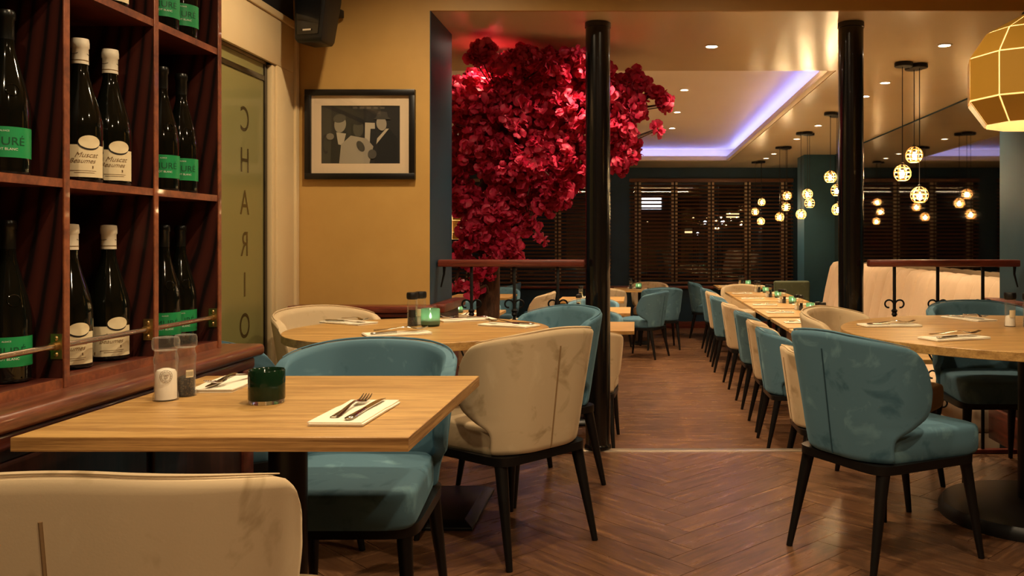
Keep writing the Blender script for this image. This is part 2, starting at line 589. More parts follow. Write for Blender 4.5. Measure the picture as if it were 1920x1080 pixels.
def build_shell():
    # front room
    g = B().box(XL - 0.12, XL, -2.6, 3.25, 0, CF).box(XL - 0.12, XL, 3.25, 4.22, 1.985, CF).box(XL - 0.12, XL, 4.22, YW, 0, CF)
    struct('wall_left', g.mesh('wall_left', 'dark_wall', smooth=False))
    struct('wall_behind', B().box(XL - 0.1, 4.6, -2.7, -2.6, 0, CF).mesh('wall_behind', 'gold_wall', smooth=False))
    struct('wall_far_right', B().box(4.5, 4.6, -2.6, YW, 0, CF).mesh('wall_far_right', 'gold_wall', smooth=False))
    struct('ceiling_front', B().box(XL - 0.1, 4.6, -2.7, YW, CF, CF + 0.1).mesh('ceiling_front', 'ceiling_front', smooth=False))
    # the partition the picture hangs on, its teal jambs and the beam
    struct('wall_picture', B().box(XL - 0.12, XJ, YW, YJ, FB, CF).mesh('wall_picture', 'gold_wall', smooth=False), 'gold painted partition wall behind the framed picture')
    struct('trim_2', B().box(XJ, XJ + 0.004, YW + 0.002, YJ, 0.80, SOF).mesh('jamb', 'deep_teal_wall', smooth=False), 'dark teal jamb at the end of the gold wall')
    struct('wall_pier_right', B().box(XR, 4.6, YW, YJ, FB, CF).mesh('wall_pier_right', 'teal_wall', smooth=False), 'teal pier at the end of the right railing')
    struct('beam', B().box(XJ, XR, YW, YW + 0.02, SOF, CF).mesh('beam', 'gold_wall', smooth=False), 'gold beam above the wide opening')
    # back room
    struct('wall_back_left', B().box(-4.3, -4.2, YJ, YB, FB, SOF).mesh('wall_bl', 'deep_teal_wall', smooth=False))
    struct('wall_behind_picture', B().box(-4.2, XL - 0.12, YJ - 0.1, YJ, FB, SOF).mesh('wall_bp', 'deep_teal_wall', smooth=False))
    struct('wall_right', B().box(XM, XM + 0.1, YJ, YB, FB, SOF).mesh('wall_r', 'teal_wall', smooth=False))
    mr = tag(link('wall_mirror', B().box(XM - 0.012, XM, YJ + 0.03, 12.05, 0.72, SOF - 0.02).mesh('mirror', 'mirror', smooth=False)), 'dark tinted mirror covering the wall above the banquette', 'mirror')
    struct('wall_pier_far', B().box(2.32, XM, 12.1, 12.6, FB, SOF).mesh('pier', 'teal_wall', smooth=False), 'teal pier at the far end of the banquette')
    # soffit with a raised tray
    X0, X1, Y0, Y1 = -3.3, 1.393, 6.10, 13.07
    zt = SOF + 0.06
    g = B()
    g.box(-4.3, XM + 0.1, YW + 0.02, Y0, SOF, zt).box(-4.3, XM + 0.1, Y1, YB, SOF, zt).box(-4.3, X0, Y0, Y1, SOF, zt).box(X1, XM + 0.1, Y0, Y1, SOF, zt)
    struct('ceiling', g.mesh('soffit', 'ceiling_gloss', smooth=False), 'glossy cream lowered ceiling of the back room')
    e = 0.16
    g = B().box(X0 - e, X1 + e, Y0 - e, Y1 + e, TRAY, TRAY + 0.05)
    g.box(X0 - e - 0.03, X0 - e, Y0 - e, Y1 + e, zt, TRAY).box(X1 + e, X1 + e + 0.03, Y0 - e, Y1 + e, zt, TRAY)
    g.box(X0 - e, X1 + e, Y0 - e - 0.03, Y0 - e, zt, TRAY).box(X0 - e, X1 + e, Y1 + e, Y1 + e + 0.03, zt, TRAY)
    struct('ceiling_tray', g.mesh('tray', 'ceiling_matt', smooth=False), 'raised ceiling tray with a blue glowing cove')
    # stepped moulding round the tray opening
    n = 3
    for a, b, c, d in ((X1 - 0.05, X1, Y0, Y1), (X0, X1, Y1 - 0.05, Y1), (X0, X0 + 0.05, Y0, Y1)):
        me = B().box(a, b, c, d, SOF + 0.005, SOF + 0.03).box(a + 0.012 * (b - a < 0.1), b, c + 0.012 * (d - c < 0.1), d, SOF + 0.03, zt + 0.012).mesh('cove_moulding', 'ceiling_matt', bev=0.003)
        struct('trim_%d' % n, me, 'stepped moulding of the ceiling cove')
        n += 1
    # blue LED strips lying on the cove ledge
    for i, (a, b, c, d, lb) in enumerate(((X1 + 0.03, X1 + 0.06, Y0, Y1, 'blue LED strip in the long side of the ceiling cove'), (X0, X1, Y1 + 0.03, Y1 + 0.06, 'blue LED strip in the cove along the window side'), (X0 - 0.06, X0 - 0.03, Y0, Y1, 'warm white LED strip in the cove side behind the tree'), (X0, X1, Y0 - 0.06, Y0 - 0.03, 'warm white LED strip in the cove edge above the tree'))):
        tag(link('led_strip', B().box(a, b, c, d, zt, zt + 0.012).mesh('led_strip', 'led_blue' if 'blue' in lb else 'led_warm', smooth=False)), lb, 'led strip', 'cove lights')
build_shell()

def build_back_wall():
    WN = [(-3.55, -0.42, 'window_1'), (-0.085, 2.53, 'window_2')]
    z0, z1 = 0.42, 2.075
    g = B().box(-4.3, XM + 0.1, YB, YB + 0.15, FB, z0).box(-4.3, XM + 0.1, YB, YB + 0.15, z1, SOF)
    xs = [-4.3] + [v for w in WN for v in w[:2]] + [XM + 0.1]
    for i in range(0, len(xs), 2):
        g.box(xs[i], xs[i + 1], YB, YB + 0.15, z0, z1)
    struct('wall_back', g.mesh('wall_back', 'deep_teal_wall', smooth=False), 'dark teal back wall with two blind-covered windows')
    struct('trim_6', B().box(-4.2, XM, YB - 0.10, YB, z0 - 0.075, z0 - 0.03).mesh('sill', 'rail_wood', bev=0.006), 'brown wooden window sill along the back wall')
    struct('baseboard_back', B().box(-4.2, 2.3, YB - 0.02, YB, FB, FB + 0.11).mesh('skirting', 'rail_wood', bev=0.004))
    for (a, b, nm) in WN:
        w = struct(nm, B().box(a, b, YB + 0.06, YB + 0.10, z0, z0 + 0.05).box(a, b, YB + 0.06, YB + 0.10, z1 - 0.05, z1).box(a, a + 0.05, YB + 0.06, YB + 0.10, z0 + 0.05, z1 - 0.05).box(b - 0.05, b, YB + 0.06, YB + 0.10, z0 + 0.05, z1 - 0.05).mesh('window_frame', 'frame_black', smooth=False))
        link('pane', B().box(a + 0.05, b - 0.05, YB + 0.078, YB + 0.084, z0 + 0.05, z1 - 0.05).mesh('pane', 'window_glass', smooth=False), w)
        # slatted blind hanging in the room
        bl = thing('window_blind', 'dark wooden slatted blind on the window ' + ('behind the red tree' if a < -1 else 'nearest the long table row'), 'blind', ((a + b) / 2, YB - 0.035, z0), 0, 'wooden blinds')
        hw = (b - a) / 2 + 0.02
        hz = z1 - z0
        link('head_rail', B().box(-hw, hw, -0.03, 0.03, hz - 0.01, hz + 0.05).mesh('head_rail', 'blind_wood', bev=0.004), bl)
        link('bottom_rail', B().box(-hw, hw, -0.027, 0.027, 0.0, 0.035).mesh('bottom_rail', 'blind_wood', bev=0.005), bl)
        sl = B().box(-hw, hw, -0.025, 0.025, -0.0014, 0.0014).xf(Matrix.Rotation(radians(33), 4, 'X')).mesh('slat', 'blind_wood', smooth=False)
        k = 0
        z = 0.085
        while z < hz - 0.03:
            link('slat', sl, bl, (0, 0, z)); z += 0.0602
        nt = 5
        tape = B().box(-0.05, 0.05, 0.0262, 0.0275, 0.03, hz).mesh('ladder_tape', 'blind_tape_pale', smooth=False)
        cord = B().box(-0.012, 0.012, -0.031, -0.029, 0.03, hz).mesh('cord', 'blind_tape', smooth=False)
        for k in range(nt):
            lt = link('ladder_tape', tape, bl, (-hw + 0.14 + (2 * hw - 0.28) * k / (nt - 1), 0, 0))
            link('cord', cord, lt)
build_back_wall()

def build_columns():
    for x, lb in ((-0.205, 'black round column beside the left railing'), (1.165, 'black round column beside the right railing')):
        t = tag(thing('column', lb, 'column', (x, 4.755, 0)), kind='structure')
        link('shaft', B().lathe([(0.067, -0.28), (0.067, SOF - 0.01)], 36).mesh('shaft', 'black_gloss'), t)
        link('collar', B().lathe([(0.067, SOF - 0.03), (0.071, SOF - 0.028), (0.071, SOF - 0.002), (0.067, SOF)], 36).mesh('collar', 'black_gloss'), t)
        link('base', B().lathe([(0.073, 0.004), (0.073, 0.02), (0.067, 0.03)], 36).mesh('base', 'black_gloss'), t)
build_columns()

def build_half_walls():
    # panelled low wall with a wooden cap in front of the picture wall, and its counterpart on the right
    for side in (0, 1):
        if side == 0:
            x0, x1 = XL + 0.02, -1.045
            t = thing('half_wall', 'low wooden wall with moulded cap under the framed picture', 'low wall', ((x0 + x1) / 2, 4.7, 0))
        else:
            x0, x1 = 2.05, 2.9
            t = thing('half_wall', 'low wooden wall with moulded cap at the end of the right railing', 'low wall', ((x0 + x1) / 2, 4.7, 0))
        t['kind'] = 'structure'
        hx = (x1 - x0) / 2
        off = 0.3 * 0
        ya, yb = 4.40 - 4.7, YW - 0.002 - 4.7
        link('panel', B().box(-hx, hx, ya, yb, 0.09, 0.755).mesh('panel', 'dark_panel', bev=0.004), t)
        link('base_board', B().box(-hx, hx, ya - 0.015, ya, 0.0, 0.11).mesh('base_board', 'mahogany', bev=0.004), t)
        link('cap', B().box(-hx - 0.005, hx + 0.03, ya - 0.035, yb, 0.765, 0.80).box(-hx, hx + 0.012, ya - 0.018, yb, 0.742, 0.765).mesh('cap', 'rail_wood', bev=0.008), t)
        # return along the jamb
        s = 1 if side == 0 else -1
        je = hx + (XJ + 0.004 - x1) + 0.0 if side == 0 else -hx + (XR - x0)
        if side == 0:
            link('return_panel', B().box(je + 0.001, je + 0.035, YW - 4.7, YJ + 0.02 - 4.7, 0.0, 0.755).mesh('return_panel', 'mahogany', bev=0.004), t)
            link('return_cap', B().box(je + 0.001, je + 0.07, YW - 4.7, YJ + 0.05 - 4.7, 0.755, 0.80).mesh('return_cap', 'rail_wood', bev=0.008), t)
        else:
            link('return_panel', B().box(je - 0.035, je - 0.001, YW - 4.7, YJ + 0.0 - 4.7, 0.0, 0.755).mesh('return_panel', 'dark_panel', bev=0.004), t)
            link('return_base', B().box(je - 0.065, je - 0.036, YW - 0.32 - 4.7, YJ - 4.7, 0.0, 0.18).mesh('return_base', 'mahogany', bev=0.004), t)
            link('return_cap', B().box(je - 0.095, je - 0.001, YW - 4.7, YJ + 0.03 - 4.7, 0.765, 0.80).mesh('return_cap', 'rail_wood', bev=0.008), t)
build_half_walls()

def build_railings():
    def scroll(cx, z, r, sx, sz, turns=1.35, n=18):
        pts = []
        for i in range(n + 1):
            t = i / n
            a = -pi / 2 + t * turns * 2 * pi * 0.75
            rr = r * (1 - 0.62 * t)
            pts.append((cx + sx * (r * 1.05 + rr * sin(a + pi / 2 - pi / 2) * 1.0), 0, z + sz * (r * 0.9 - rr * cos(a + pi / 2 - pi / 2) * 1.0)))
        return pts
    def c_scroll(sx, sz, z, r=0.026):
        """hook that leaves the bar, swings outward and curls back in"""
        pts = [(sx * 0.004, 0, z)]
        for i in range(15):
            a = pi - i / 14 * pi * 1.55
            rr = r * (1 - 0.35 * i / 14)
            pts.append((sx * (0.030 + rr * cos(a)), 0, z + sz * (0.034 + rr * sin(a))))
        return pts
    def lyre(sx):
        return [(sx * (0.006 + 0.05 * sin(pi * t) ** 0.8), 0, 0.47 + 0.20 * t) for t in [i / 12 for i in range(13)]]
    for side in (0, 1):
        if side == 0:
            xa, xb, xs, lb = -1.045, -0.27, (-0.871, -0.644, -0.413), 'wrought iron railing with wooden handrail in front of the red tree'
        else:
            xa, xb, xs, lb = 1.232, 2.03, (1.372, 1.602, 1.841), 'wrought iron railing with wooden handrail in front of the banquette'
        xc = (xa + xb) / 2
        t = thing('railing', lb, 'railing', (xc, 4.66, 0.0), 0, 'platform railings')
        hr = link('handrail', B().box(xa - xc, xb - xc, -0.032, 0.032, 0.988, 1.026).mesh('handrail', 'rail_wood', bev=0.008), t)
        link('bottom_rail', B().box(xa - xc + 0.01, xb - xc - 0.01, -0.02, 0.02, 0.0, 0.022).mesh('bottom_rail', 'rail_wood', bev=0.004), t)
        link('wall_bracket', B().tube([(xa - xc + 0.03 if side == 0 else xb - xc - 0.02, 0, 0.99), (xa - xc + 0.028 if side == 0 else xb - xc - 0.022, 0, 0.95), (xa - xc + 0.012 if side == 0 else xb - xc - 0.004, 0, 0.88)], [0.009, 0.006, 0.004], 8).mesh('wall_bracket', 'iron'), t)
        bar = B().box(-0.0075, 0.0075, -0.0075, 0.0075, 0.02, 0.99).mesh('baluster', 'iron', bev=0.002)
        up = B()
        for sx in (-1, 1): up.tube(c_scroll(sx, 1, 0.755), 0.0048, 7)
        upm = up.mesh('upper_scroll', 'iron')
        ly = B()
        for sx in (-1, 1):
            ly.tube(lyre(sx), 0.005, 7); ly.tube(c_scroll(sx, -1, 0.68), 0.0048, 7)
        lym = ly.mesh('lyre_scroll', 'iron')
        lo = B()
        for sx in (-1, 1): lo.tube(c_scroll(sx, 1, 0.38), 0.0048, 7); lo.tube(c_scroll(sx, -1, 0.30), 0.0048, 7)
        lom = lo.mesh('lower_scroll', 'iron')
        col = B().lathe([(0.009, 0.725), (0.016, 0.735), (0.012, 0.745), (0.018, 0.755), (0.009, 0.765)], 10).lathe([(0.009, 0.69), (0.02, 0.70), (0.009, 0.712)], 10).mesh('collar', 'iron')
        for x in xs:
            b = link('baluster', bar, t, (x - xc, 0, 0))
            for nm, me in (('upper_scroll', upm), ('lyre_scroll', lym), ('lower_scroll', lom), ('collar', col)):
                link(nm, me, b)
build_railings()

def build_door():
    # glazed door and its cream casing in the left wall
    x = XL
    d = struct('door_1', B().box(x - 0.10, x - 0.02, 4.205, 4.22, 0, 1.985).box(x - 0.10, x - 0.02, 3.24, 4.205, 1.97, 1.985).mesh('door_lining', 'cream_paint', bev=0.002), 'glazed entrance door with vertical lettering')
    link('casing', B().box(x + 0.001, x + 0.022, 4.245, 4.45, 0, 1.975).box(x + 0.001, x + 0.022, 3.0, 4.45, 1.975, 2.20).mesh('casing', 'cream_paint', bev=0.004), d)
    link('casing_bead', B().box(x + 0.001, x + 0.034, 4.45, 4.496, 0, 2.20).box(x + 0.001, x + 0.034, 3.0, 4.496, 2.20, 2.235).mesh('casing_bead', 'cream_paint', bev=0.006), d)
    link('door_stop', B().box(x - 0.015, x + 0.012, 4.207, 4.244, 0, 1.97).mesh('door_stop', 'cream_paint', bev=0.003), d)
    link('glass', B().box(x - 0.024, x - 0.014, 3.26, 4.203, 0.02, 1.965).mesh('glass', 'frosted_painted_glow', smooth=False), d)
    link('edge_profile', B().box(x - 0.028, x - 0.008, 4.170, 4.203, 0.02, 1.965).box(x - 0.028, x - 0.008, 3.26, 4.17, 1.885, 1.91).mesh('edge_profile', 'letter_edge', bev=0.002), d)
    for ch, y in zip('CHARIO', (226, 303, 382, 460, 536, 613)):
        Y = 1.767 * F_PX / (VPX - 459)
        z = EYE - (y - VPY) * Y / F_PX
        me = text_mesh(ch, 0.16, 'letter_clear', 0, 0.0)
        # lettering is read from the street: mirrored from inside
        o = link('letter', me, d, (x - 0.013, Y, z), (pi / 2, 0, pi / 2), (-0.85, 1, 1))
build_door()

# ------------------------------------------------------------------ chairs
def chair_parts(colour):
    cloth, seam = colour + '_velvet', 'seam_' + colour
    def path(w, b, r, S):
        """half plan of the shell from the back centre round to the arm; returns point at length S"""
        flat = w - r
        if S <= flat: return (S, -b)
        S -= flat
        arc = r * pi / 2
        if S <= arc:
            a = S / r
            return (flat + r * sin(a), -b + r * (1 - cos(a)))
        return (w, -b + r + (S - arc))
    def length(w, b, r, yf):
        return (w - r) + r * pi / 2 + (yf + b - r)
    zb = 0.375
    NU, NV = 28, 18
    fr = [(0.0, -0.14), (0.2, -0.15), (0.27, -0.142), (0.36, -0.085), (0.45, -0.03), (0.54, -0.012), (0.7, -0.010), (0.88, -0.03), (1.0, -0.06)]
    def front(v):
        for (a, fa), (b, fb) in zip(fr, fr[1:]):
            if v <= b: 
                t = (v - a) / (b - a); t = t * t * (3 - 2 * t)
                return fa + (fb - fa) * t
        return fr[-1][1]
    def surf(u, v, inset):
        k = v
        w = 0.240 + 0.036 * k - inset
        b = 0.225 + 0.060 * k - inset
        r = 0.185 - inset
        S = length(w, b, r, front(v)) * abs(u)
        x, y = path(w, b, r, S)
        zt = 0.815 - 0.062 * abs(u) ** 2.0 - 0.05 * max(0, (abs(u) - 0.86) / 0.14) ** 2
        z = zb + (zt - zb) * v
        return ((x if u >= 0 else -x), y, z)
    g = B()
    outer = [[surf(-1 + 2 * j / NU, i / NV, 0.0) for j in range(NU + 1)] for i in range(NV + 1)]
    inner = [[surf(-1 + 2 * j / NU, i / NV, 0.042) for j in range(NU + 1)] for i in range(NV + 1)]
    n = NU + 1
    vs = [p for r in outer for p in r] + [p for r in inner for p in r]
    o2 = n * (NV + 1)
    fs = []
    for i in range(NV):
        for j in range(NU):
            a = i * n + j
            fs.append((a, a + 1, a + n + 1, a + n)); fs.append((o2 + a, o2 + a + n, o2 + a + n + 1, o2 + a + 1))
    for j in range(NU):
        t = NV * n + j
        fs.append((t, t + 1, o2 + t + 1, o2 + t)); fs.append((j, o2 + j, o2 + j + 1, j + 1))
    for i in range(NV):
        for j, fl in ((0, 0), (NU, 1)):
            a = i * n + j
            q = (a, a + n, o2 + a + n, o2 + a)
            fs.append(q if fl else q[::-1])
    g.add(vs, fs)
    shell = bake_subsurf(g.mesh('backrest', cloth), 1)
    def sup(w0, w1, y0, y1, z, k=1.0, n=56, e=8.0):
        pts = []
        for i in range(n):
            a = 2 * pi * i / n
            cx, cy = cos(a), sin(a)
            sx = (abs(cx) ** (2 / e)) * (1 if cx >= 0 else -1)
            sy = (abs(cy) ** (2 / e)) * (1 if cy >= 0 else -1)
            y = (y0 + y1) / 2 + sy * (y1 - y0) / 2 * k
            t = (sy + 1) / 2
            pts.append((sx * (w0 + (w1 - w0) * t) * k, y, z))
        return pts
    a = (0.196, 0.243, -0.185, 0.28)
    seat = B().loft([sup(*a, 0.375, 0.965), sup(*a, 0.388, 0.995), sup(*a, 0.42, 1.0), sup(*a, 0.452, 1.0), sup(*a, 0.464, 0.992), sup(*a, 0.472, 0.972), sup(*a, 0.477, 0.92), sup(*a, 0.482, 0.6), sup(*a, 0.483, 0.2)]).mesh('seat', cloth, ang=60)
    frame = B().loft([sup(0.215, 0.24, -0.215, 0.25, 0.345), sup(0.215, 0.24, -0.215, 0.25, 0.375)]).mesh('seat_frame', 'black_metal')
    parts = [('seat', seat), ('seat_frame', frame)]
    sl = []
    sl.append(('seam', B().tube([(surf(0, 0.02 + 0.84 * i / 9, -0.0005)) for i in range(10)], 0.003, 6).mesh('seam', seam)))
    pip = []
    for i in range(41):
        p = Vector(surf(-0.84 + 1.68 * i / 40, 1.0, 0.014)); p.z += 0.002
        pip.append(p)
    sl.append(('piping', B().tube(pip, [0.0012 + 0.0024 * min(1, min(i, 40 - i) / 12) for i in range(41)], 6).mesh('piping', cloth)))
    parts.append(('backrest', shell, sl))
    for sx in (-1, 1):
        parts.append(('leg', B().tube([(sx * 0.20, 0.215, 0.352), (sx * 0.232, 0.262, 0.0)], [0.022, 0.0115], 12).mesh('leg', 'black_metal')))
        parts.append(('leg', B().tube([(sx * 0.185, -0.17, 0.352), (sx * 0.21, -0.245, 0.0)], [0.024, 0.0115], 12).mesh('leg', 'black_metal')))
    return parts
CHAIR = {c: chair_parts(c) for c in ('blue', 'beige')}

def chair(colour, label, x, y, fx, fy, z=0.0, group=None):
    nm = 'dining_chair'
    return spawn(nm, label, 'chair', CHAIR[colour], (x, y, z), facing(fx, fy), group)

# around the square table
chair('beige', 'beige velvet dining chair pushed in at the square table, back seam in view', -0.812, 1.45, -0.06, 1)
chair('blue', 'blue velvet dining chair across the square table from a beige one', -0.815, 2.55, 0.0, -1)
# around the smaller round table by the picture wall
g1 = 'chairs round the table by the picture'
chair('beige', 'beige velvet dining chair with its back towards the open floor, at the picture table', -0.476, 3.31, -0.753, 0.658, group=g1)
chair('blue', 'blue velvet dining chair at the picture table, next to the left column', -0.47, 4.05, -0.753, -0.658, group=g1)
chair('beige', 'beige velvet dining chair at the picture table, against the low wooden wall', -1.335, 4.02, 0.80, -0.60, group=g1)
chair('blue', 'blue velvet dining chair at the picture table, beside the end of the wine shelf counter', -1.345, 3.20, 0.753, 0.658, group=g1)
# around the large round table
g2 = 'chairs round the large round table'
chair('blue', 'blue velvet chair with its back to the open floor, at the large round table', 0.885, 3.19, 0.865, 0.5, group=g2)
chair('beige', 'beige velvet dining chair at the large round table, beside the right column', 1.06, 3.99, 0.81, -0.59, group=g2)
chair('blue', 'blue velvet dining chair at the large round table, with the right railing behind it', 1.74, 4.31, 0.02, -1, group=g2)

# ------------------------------------------------------------------ tables
def square_top(sx, sy, zt=0.757, th=0.028):
    return B().box(-sx / 2, sx / 2, -sy / 2, sy / 2, zt - th, zt).mesh('tabletop', 'oak', bev=0.0015, seg=1)

def edge_bands(sx, sy, zt=0.757, th=0.028):
    out = []
    e = 0.0012
    for a, b in ((-sy / 2 - e, -sy / 2), (sy / 2, sy / 2 + e)):
        out.append(('edge_band', B().box(-sx / 2 - e, sx / 2 + e, a, b, zt - th + 0.0008, zt - 0.001).mesh('edge_band', 'oak_edge', smooth=False)))
    for a, b in ((-sx / 2 - e, -sx / 2), (sx / 2, sx / 2 + e)):
        out.append(('edge_band', B().box(a, b, -sy / 2, sy / 2, zt - th + 0.0008, zt - 0.001).mesh('edge_band', 'oak_edge_side', smooth=False)))
    return out

def pedestal(zt, r, base='square', hb=0.27, th=0.028):
    col = B().lathe([(r, 0.02), (r, zt - th - 0.012)], 28).mesh('pedestal', 'black_metal')
    if base == 'square':
        bs = B().loft([[(-hb, -hb, 0), (hb, -hb, 0), (hb, hb, 0), (-hb, hb, 0)], [(-hb, -hb, 0.012), (hb, -hb, 0.012), (hb, hb, 0.012), (-hb, hb, 0.012)], [(-hb + 0.035, -hb + 0.035, 0.035), (hb - 0.035, -hb + 0.035, 0.035), (hb - 0.035, hb - 0.035, 0.035), (-hb + 0.035, hb - 0.035, 0.035)]]).mesh('base_plate', 'black_metal', bev=0.003)
    else:
        bs = B().lathe([(hb, 0), (hb, 0.03), (hb - 0.015, 0.05), (hb - 0.1, 0.06), (r + 0.03, 0.075)], 56).mesh('base_plate', 'black_plastic')
    pl = B().box(-0.16, 0.16, -0.16, 0.16, zt - th - 0.012, zt - th).mesh('top_plate', 'black_metal', bev=0.002)
    return [('pedestal', col), ('base_plate', bs), ('top_plate', pl)]

near_parts = [('tabletop', square_top(0.75, 0.75), edge_bands(0.75, 0.75))] + pedestal(0.757, 0.043, 'square', 0.22)
spawn('square_table', 'square oak dining table set against the wine shelf counter', 'table', near_parts, (-0.806, 2.037, 0))

def round_top(R, zt=0.757, th=0.032):
    n = 96
    p = [(R - 0.0015, zt - th), (R, zt - th + 0.0015), (R, zt - 0.0015), (R - 0.0015, zt)]
    return B().lathe(p, n).mesh('tabletop', 'oak', ang=30)
spawn('round_table', 'round oak dining table in front of the framed picture', 'table', [('tabletop', round_top(0.54))] + pedestal(0.757, 0.045, 'square', 0.27, 0.032), (-0.905, 3.68, 0))
spawn('round_table', 'large round oak dining table under the brass pendant lamp', 'table', [('tabletop', round_top(0.77))] + pedestal(0.757, 0.06, 'round', 0.37, 0.032), (1.63, 3.60, 0))

# ------------------------------------------------------------------ tableware
def fork_mesh():
    g = B()
    # handle: flat bar that widens to the end, then neck, palm and four tines; lies along +y, head at +y
    def strip(sec, th=0.0022):
        loops = []
        for (y, w, z) in sec:
            loops.append([(-w, y, z), (-w * 0.6, y, z + th), (w * 0.6, y, z + th), (w, y, z), (w * 0.6, y, z - 0.0008), (-w * 0.6, y, z - 0.0008)])
        g.loft(loops)
    strip([(-0.105, 0.006, 0.001), (-0.102, 0.0095, 0.001), (-0.09, 0.0098, 0.0015), (-0.05, 0.0065, 0.004), (-0.01, 0.0038, 0.009), (0.02, 0.0034, 0.011), (0.035, 0.006, 0.009), (0.045, 0.0115, 0.006), (0.058, 0.0125, 0.004), (0.062, 0.0125, 0.004)])
    for k in range(4):
        xc = -0.0096 + 0.0064 * k
        g.tube([(xc, 0.060, 0.005), (xc, 0.075, 0.0045), (xc, 0.09, 0.0075), (xc, 0.104, 0.013)], [0.0021, 0.002, 0.0018, 0.0012], 6)
    return g.mesh('fork', 'steel', ang=50)
def knife_mesh():
    g = B()
    loops = []
    for (y, w, h) in [(-0.115, 0.005, 0.002), (-0.112, 0.0085, 0.0032), (-0.09, 0.0088, 0.004), (-0.04, 0.0062, 0.0045), (-0.012, 0.0055, 0.0045)]:
        loops.append([(w * cos(a), y, 0.0045 + h * sin(a)) for a in [2 * pi * k / 10 for k in range(10)]])
    g.loft(loops)
    bl = [(-0.014, -0.0055, 0.0055), (0.0, -0.0085, 0.0062), (0.05, -0.0095, 0.0066), (0.085, -0.0085, 0.0066), (0.105, -0.003, 0.0062), (0.112, 0.004, 0.0058)]
    g.loft([[(a, y, 0.004), (b, y, 0.004), (b, y, 0.0058), (a, y, 0.0052)] for y, a, b in bl])
    return g.mesh('knife', 'steel', ang=50)
def napkin_mesh():
    w, l = 0.055, 0.125
    g = B()
    for k, (dx, dy) in enumerate(((0, 0), (0.002, -0.002), (-0.002, 0.001))):
        z0 = k * 0.0028
        rows = []
        for i in range(9):
            t = i / 8
            lift = 0.0016 * sin(t * pi * 1.3 + k) * (t > 0.7)
            rows.append([(-w + dx + 2 * w * s, -l + dy + 2 * l * t, z0 + lift) for s in (0, 0.25, 0.5, 0.75, 1)])
        top = [[(x, y, z + 0.0026) for x, y, z in r] for r in rows]
        n = 5
        vs = [p for r in rows for p in r] + [p for r in top for p in r]
        m = len(rows) * n
        fs = []
        for i in range(8):
            for j in range(4):
                a = i * n + j
                fs += [(a, a + n, a + n + 1, a + 1), (m + a, m + a + 1, m + a + n + 1, m + a + n)]
        for j in range(4):
            fs += [(j, j + 1, m + j + 1, m + j), (8 * n + j, m + 8 * n + j, m + 8 * n + j + 1, 8 * n + j + 1)]
        for i in range(8):
            a, b = i * n, i * n + 4
            fs += [(a, m + a, m + a + n, a + n), (b, b + n, m + b + n, m + b)]
        g.add(vs, fs)
    return g.mesh('napkin', 'napkin', ang=50)
FORK, KNIFE, NAPKIN = fork_mesh(), knife_mesh(), napkin_mesh()
NAP_H = 0.0086

def setting(x, y, zt, rz, where, group, swap=False, cross=False):
    tag(link('napkin', NAPKIN, None, (x, y, zt + 0.0005), (0, 0, rz)), 'folded cream napkin ' + where, 'napkin', group)
    R = Matrix.Rotation(rz, 3, 'Z')
    a = R @ Vector((-0.018, 0.02, 0)); b = R @ Vector((0.020, 0.005, 0))
    da, db = (0.0, 0.0)
    if cross: da, db = -0.22, 0.12
    tag(link('fork', FORK, None, (x + a.x, y + a.y, zt + NAP_H + (0.0075 if cross else 0.001)), (0, 0, rz + da)), 'steel fork on the napkin ' + where, 'fork', group)
    tag(link('knife', KNIFE, None, (x + b.x, y + b.y, zt + NAP_H), (0, 0, rz + db)), 'steel knife on the napkin ' + where, 'knife', group)

ZT = 0.757
setting(-0.597, 1.880, ZT, -0.03, 'on the square table, fork pointing away from the beige chair', 'settings of the square table')
setting(-1.047, 2.268, ZT, pi + 0.04, 'on the square table behind the glass mills', 'settings of the square table', cross=True)
gs = 'settings of the picture table'
setting(-1.285, 3.93, ZT, radians(-60 - 180 + 120), 'on the picture table before the chair by the low wall', gs, cross=True)
setting(-0.94, 3.46, ZT, radians(-62), 'on the picture table before the chair by the counter', gs, cross=True)
setting(-0.78, 4.06, ZT, radians(118), 'on the picture table before the blue chair by the column', gs, cross=True)
setting(-0.55, 3.80, ZT, radians(62), 'on the picture table before the beige chair standing out', gs, cross=True)
gs = 'settings of the large round table'
setting(1.10, 3.81, ZT, radians(-82), 'on the large round table before the beige chair', gs)
setting(1.20, 3.31, ZT, radians(-68), 'on the large round table before the blue chair standing out', gs, cross=True)
setting(1.56, 4.12, ZT, radians(200), 'on the large round table before the chair by the railing', gs, cross=True)

def mill_parts(kind):
    h = 0.147
    r = 0.0275 if kind == 'salt' else 0.024
    k = r / 0.0275
    body = B().lathe([(r, 0.0), (r, 0.010), (r * 0.93, 0.016), (r * 0.9, 0.022), (r * 0.9, 0.082), (r * 0.96, 0.09), (r * 0.96, 0.098), (r * 0.9, 0.104), (r * 0.82, 0.112), (r * 0.86, 0.116)], 32).mesh('glass_body', 'mill_glass', ang=60)
    cap = B()
    n = 48
    loops = []
    for rr, z in ((0.88, 0.1165), (1.0, 0.12), (1.04, 0.126), (1.04, 0.139), (0.96, 0.146), (0.8, 0.147)):
        loops.append([(r * rr * (1 + (0.035 if (i // 3) % 2 else 0)) * cos(2 * pi * i / n), r * rr * (1 + (0.035 if (i // 3) % 2 else 0)) * sin(2 * pi * i / n), z) for i in range(n)])
    cap.loft(loops)
    fill_h = 0.07 if kind == 'salt' else 0.045
    fill = B().lathe([(r * 0.84, 0.003), (r * 0.84, 0.012), (r * 0.82, fill_h - 0.006), (r * 0.7, fill_h), (r * 0.3, fill_h + 0.004)], 24)
    return body, cap, fill, r
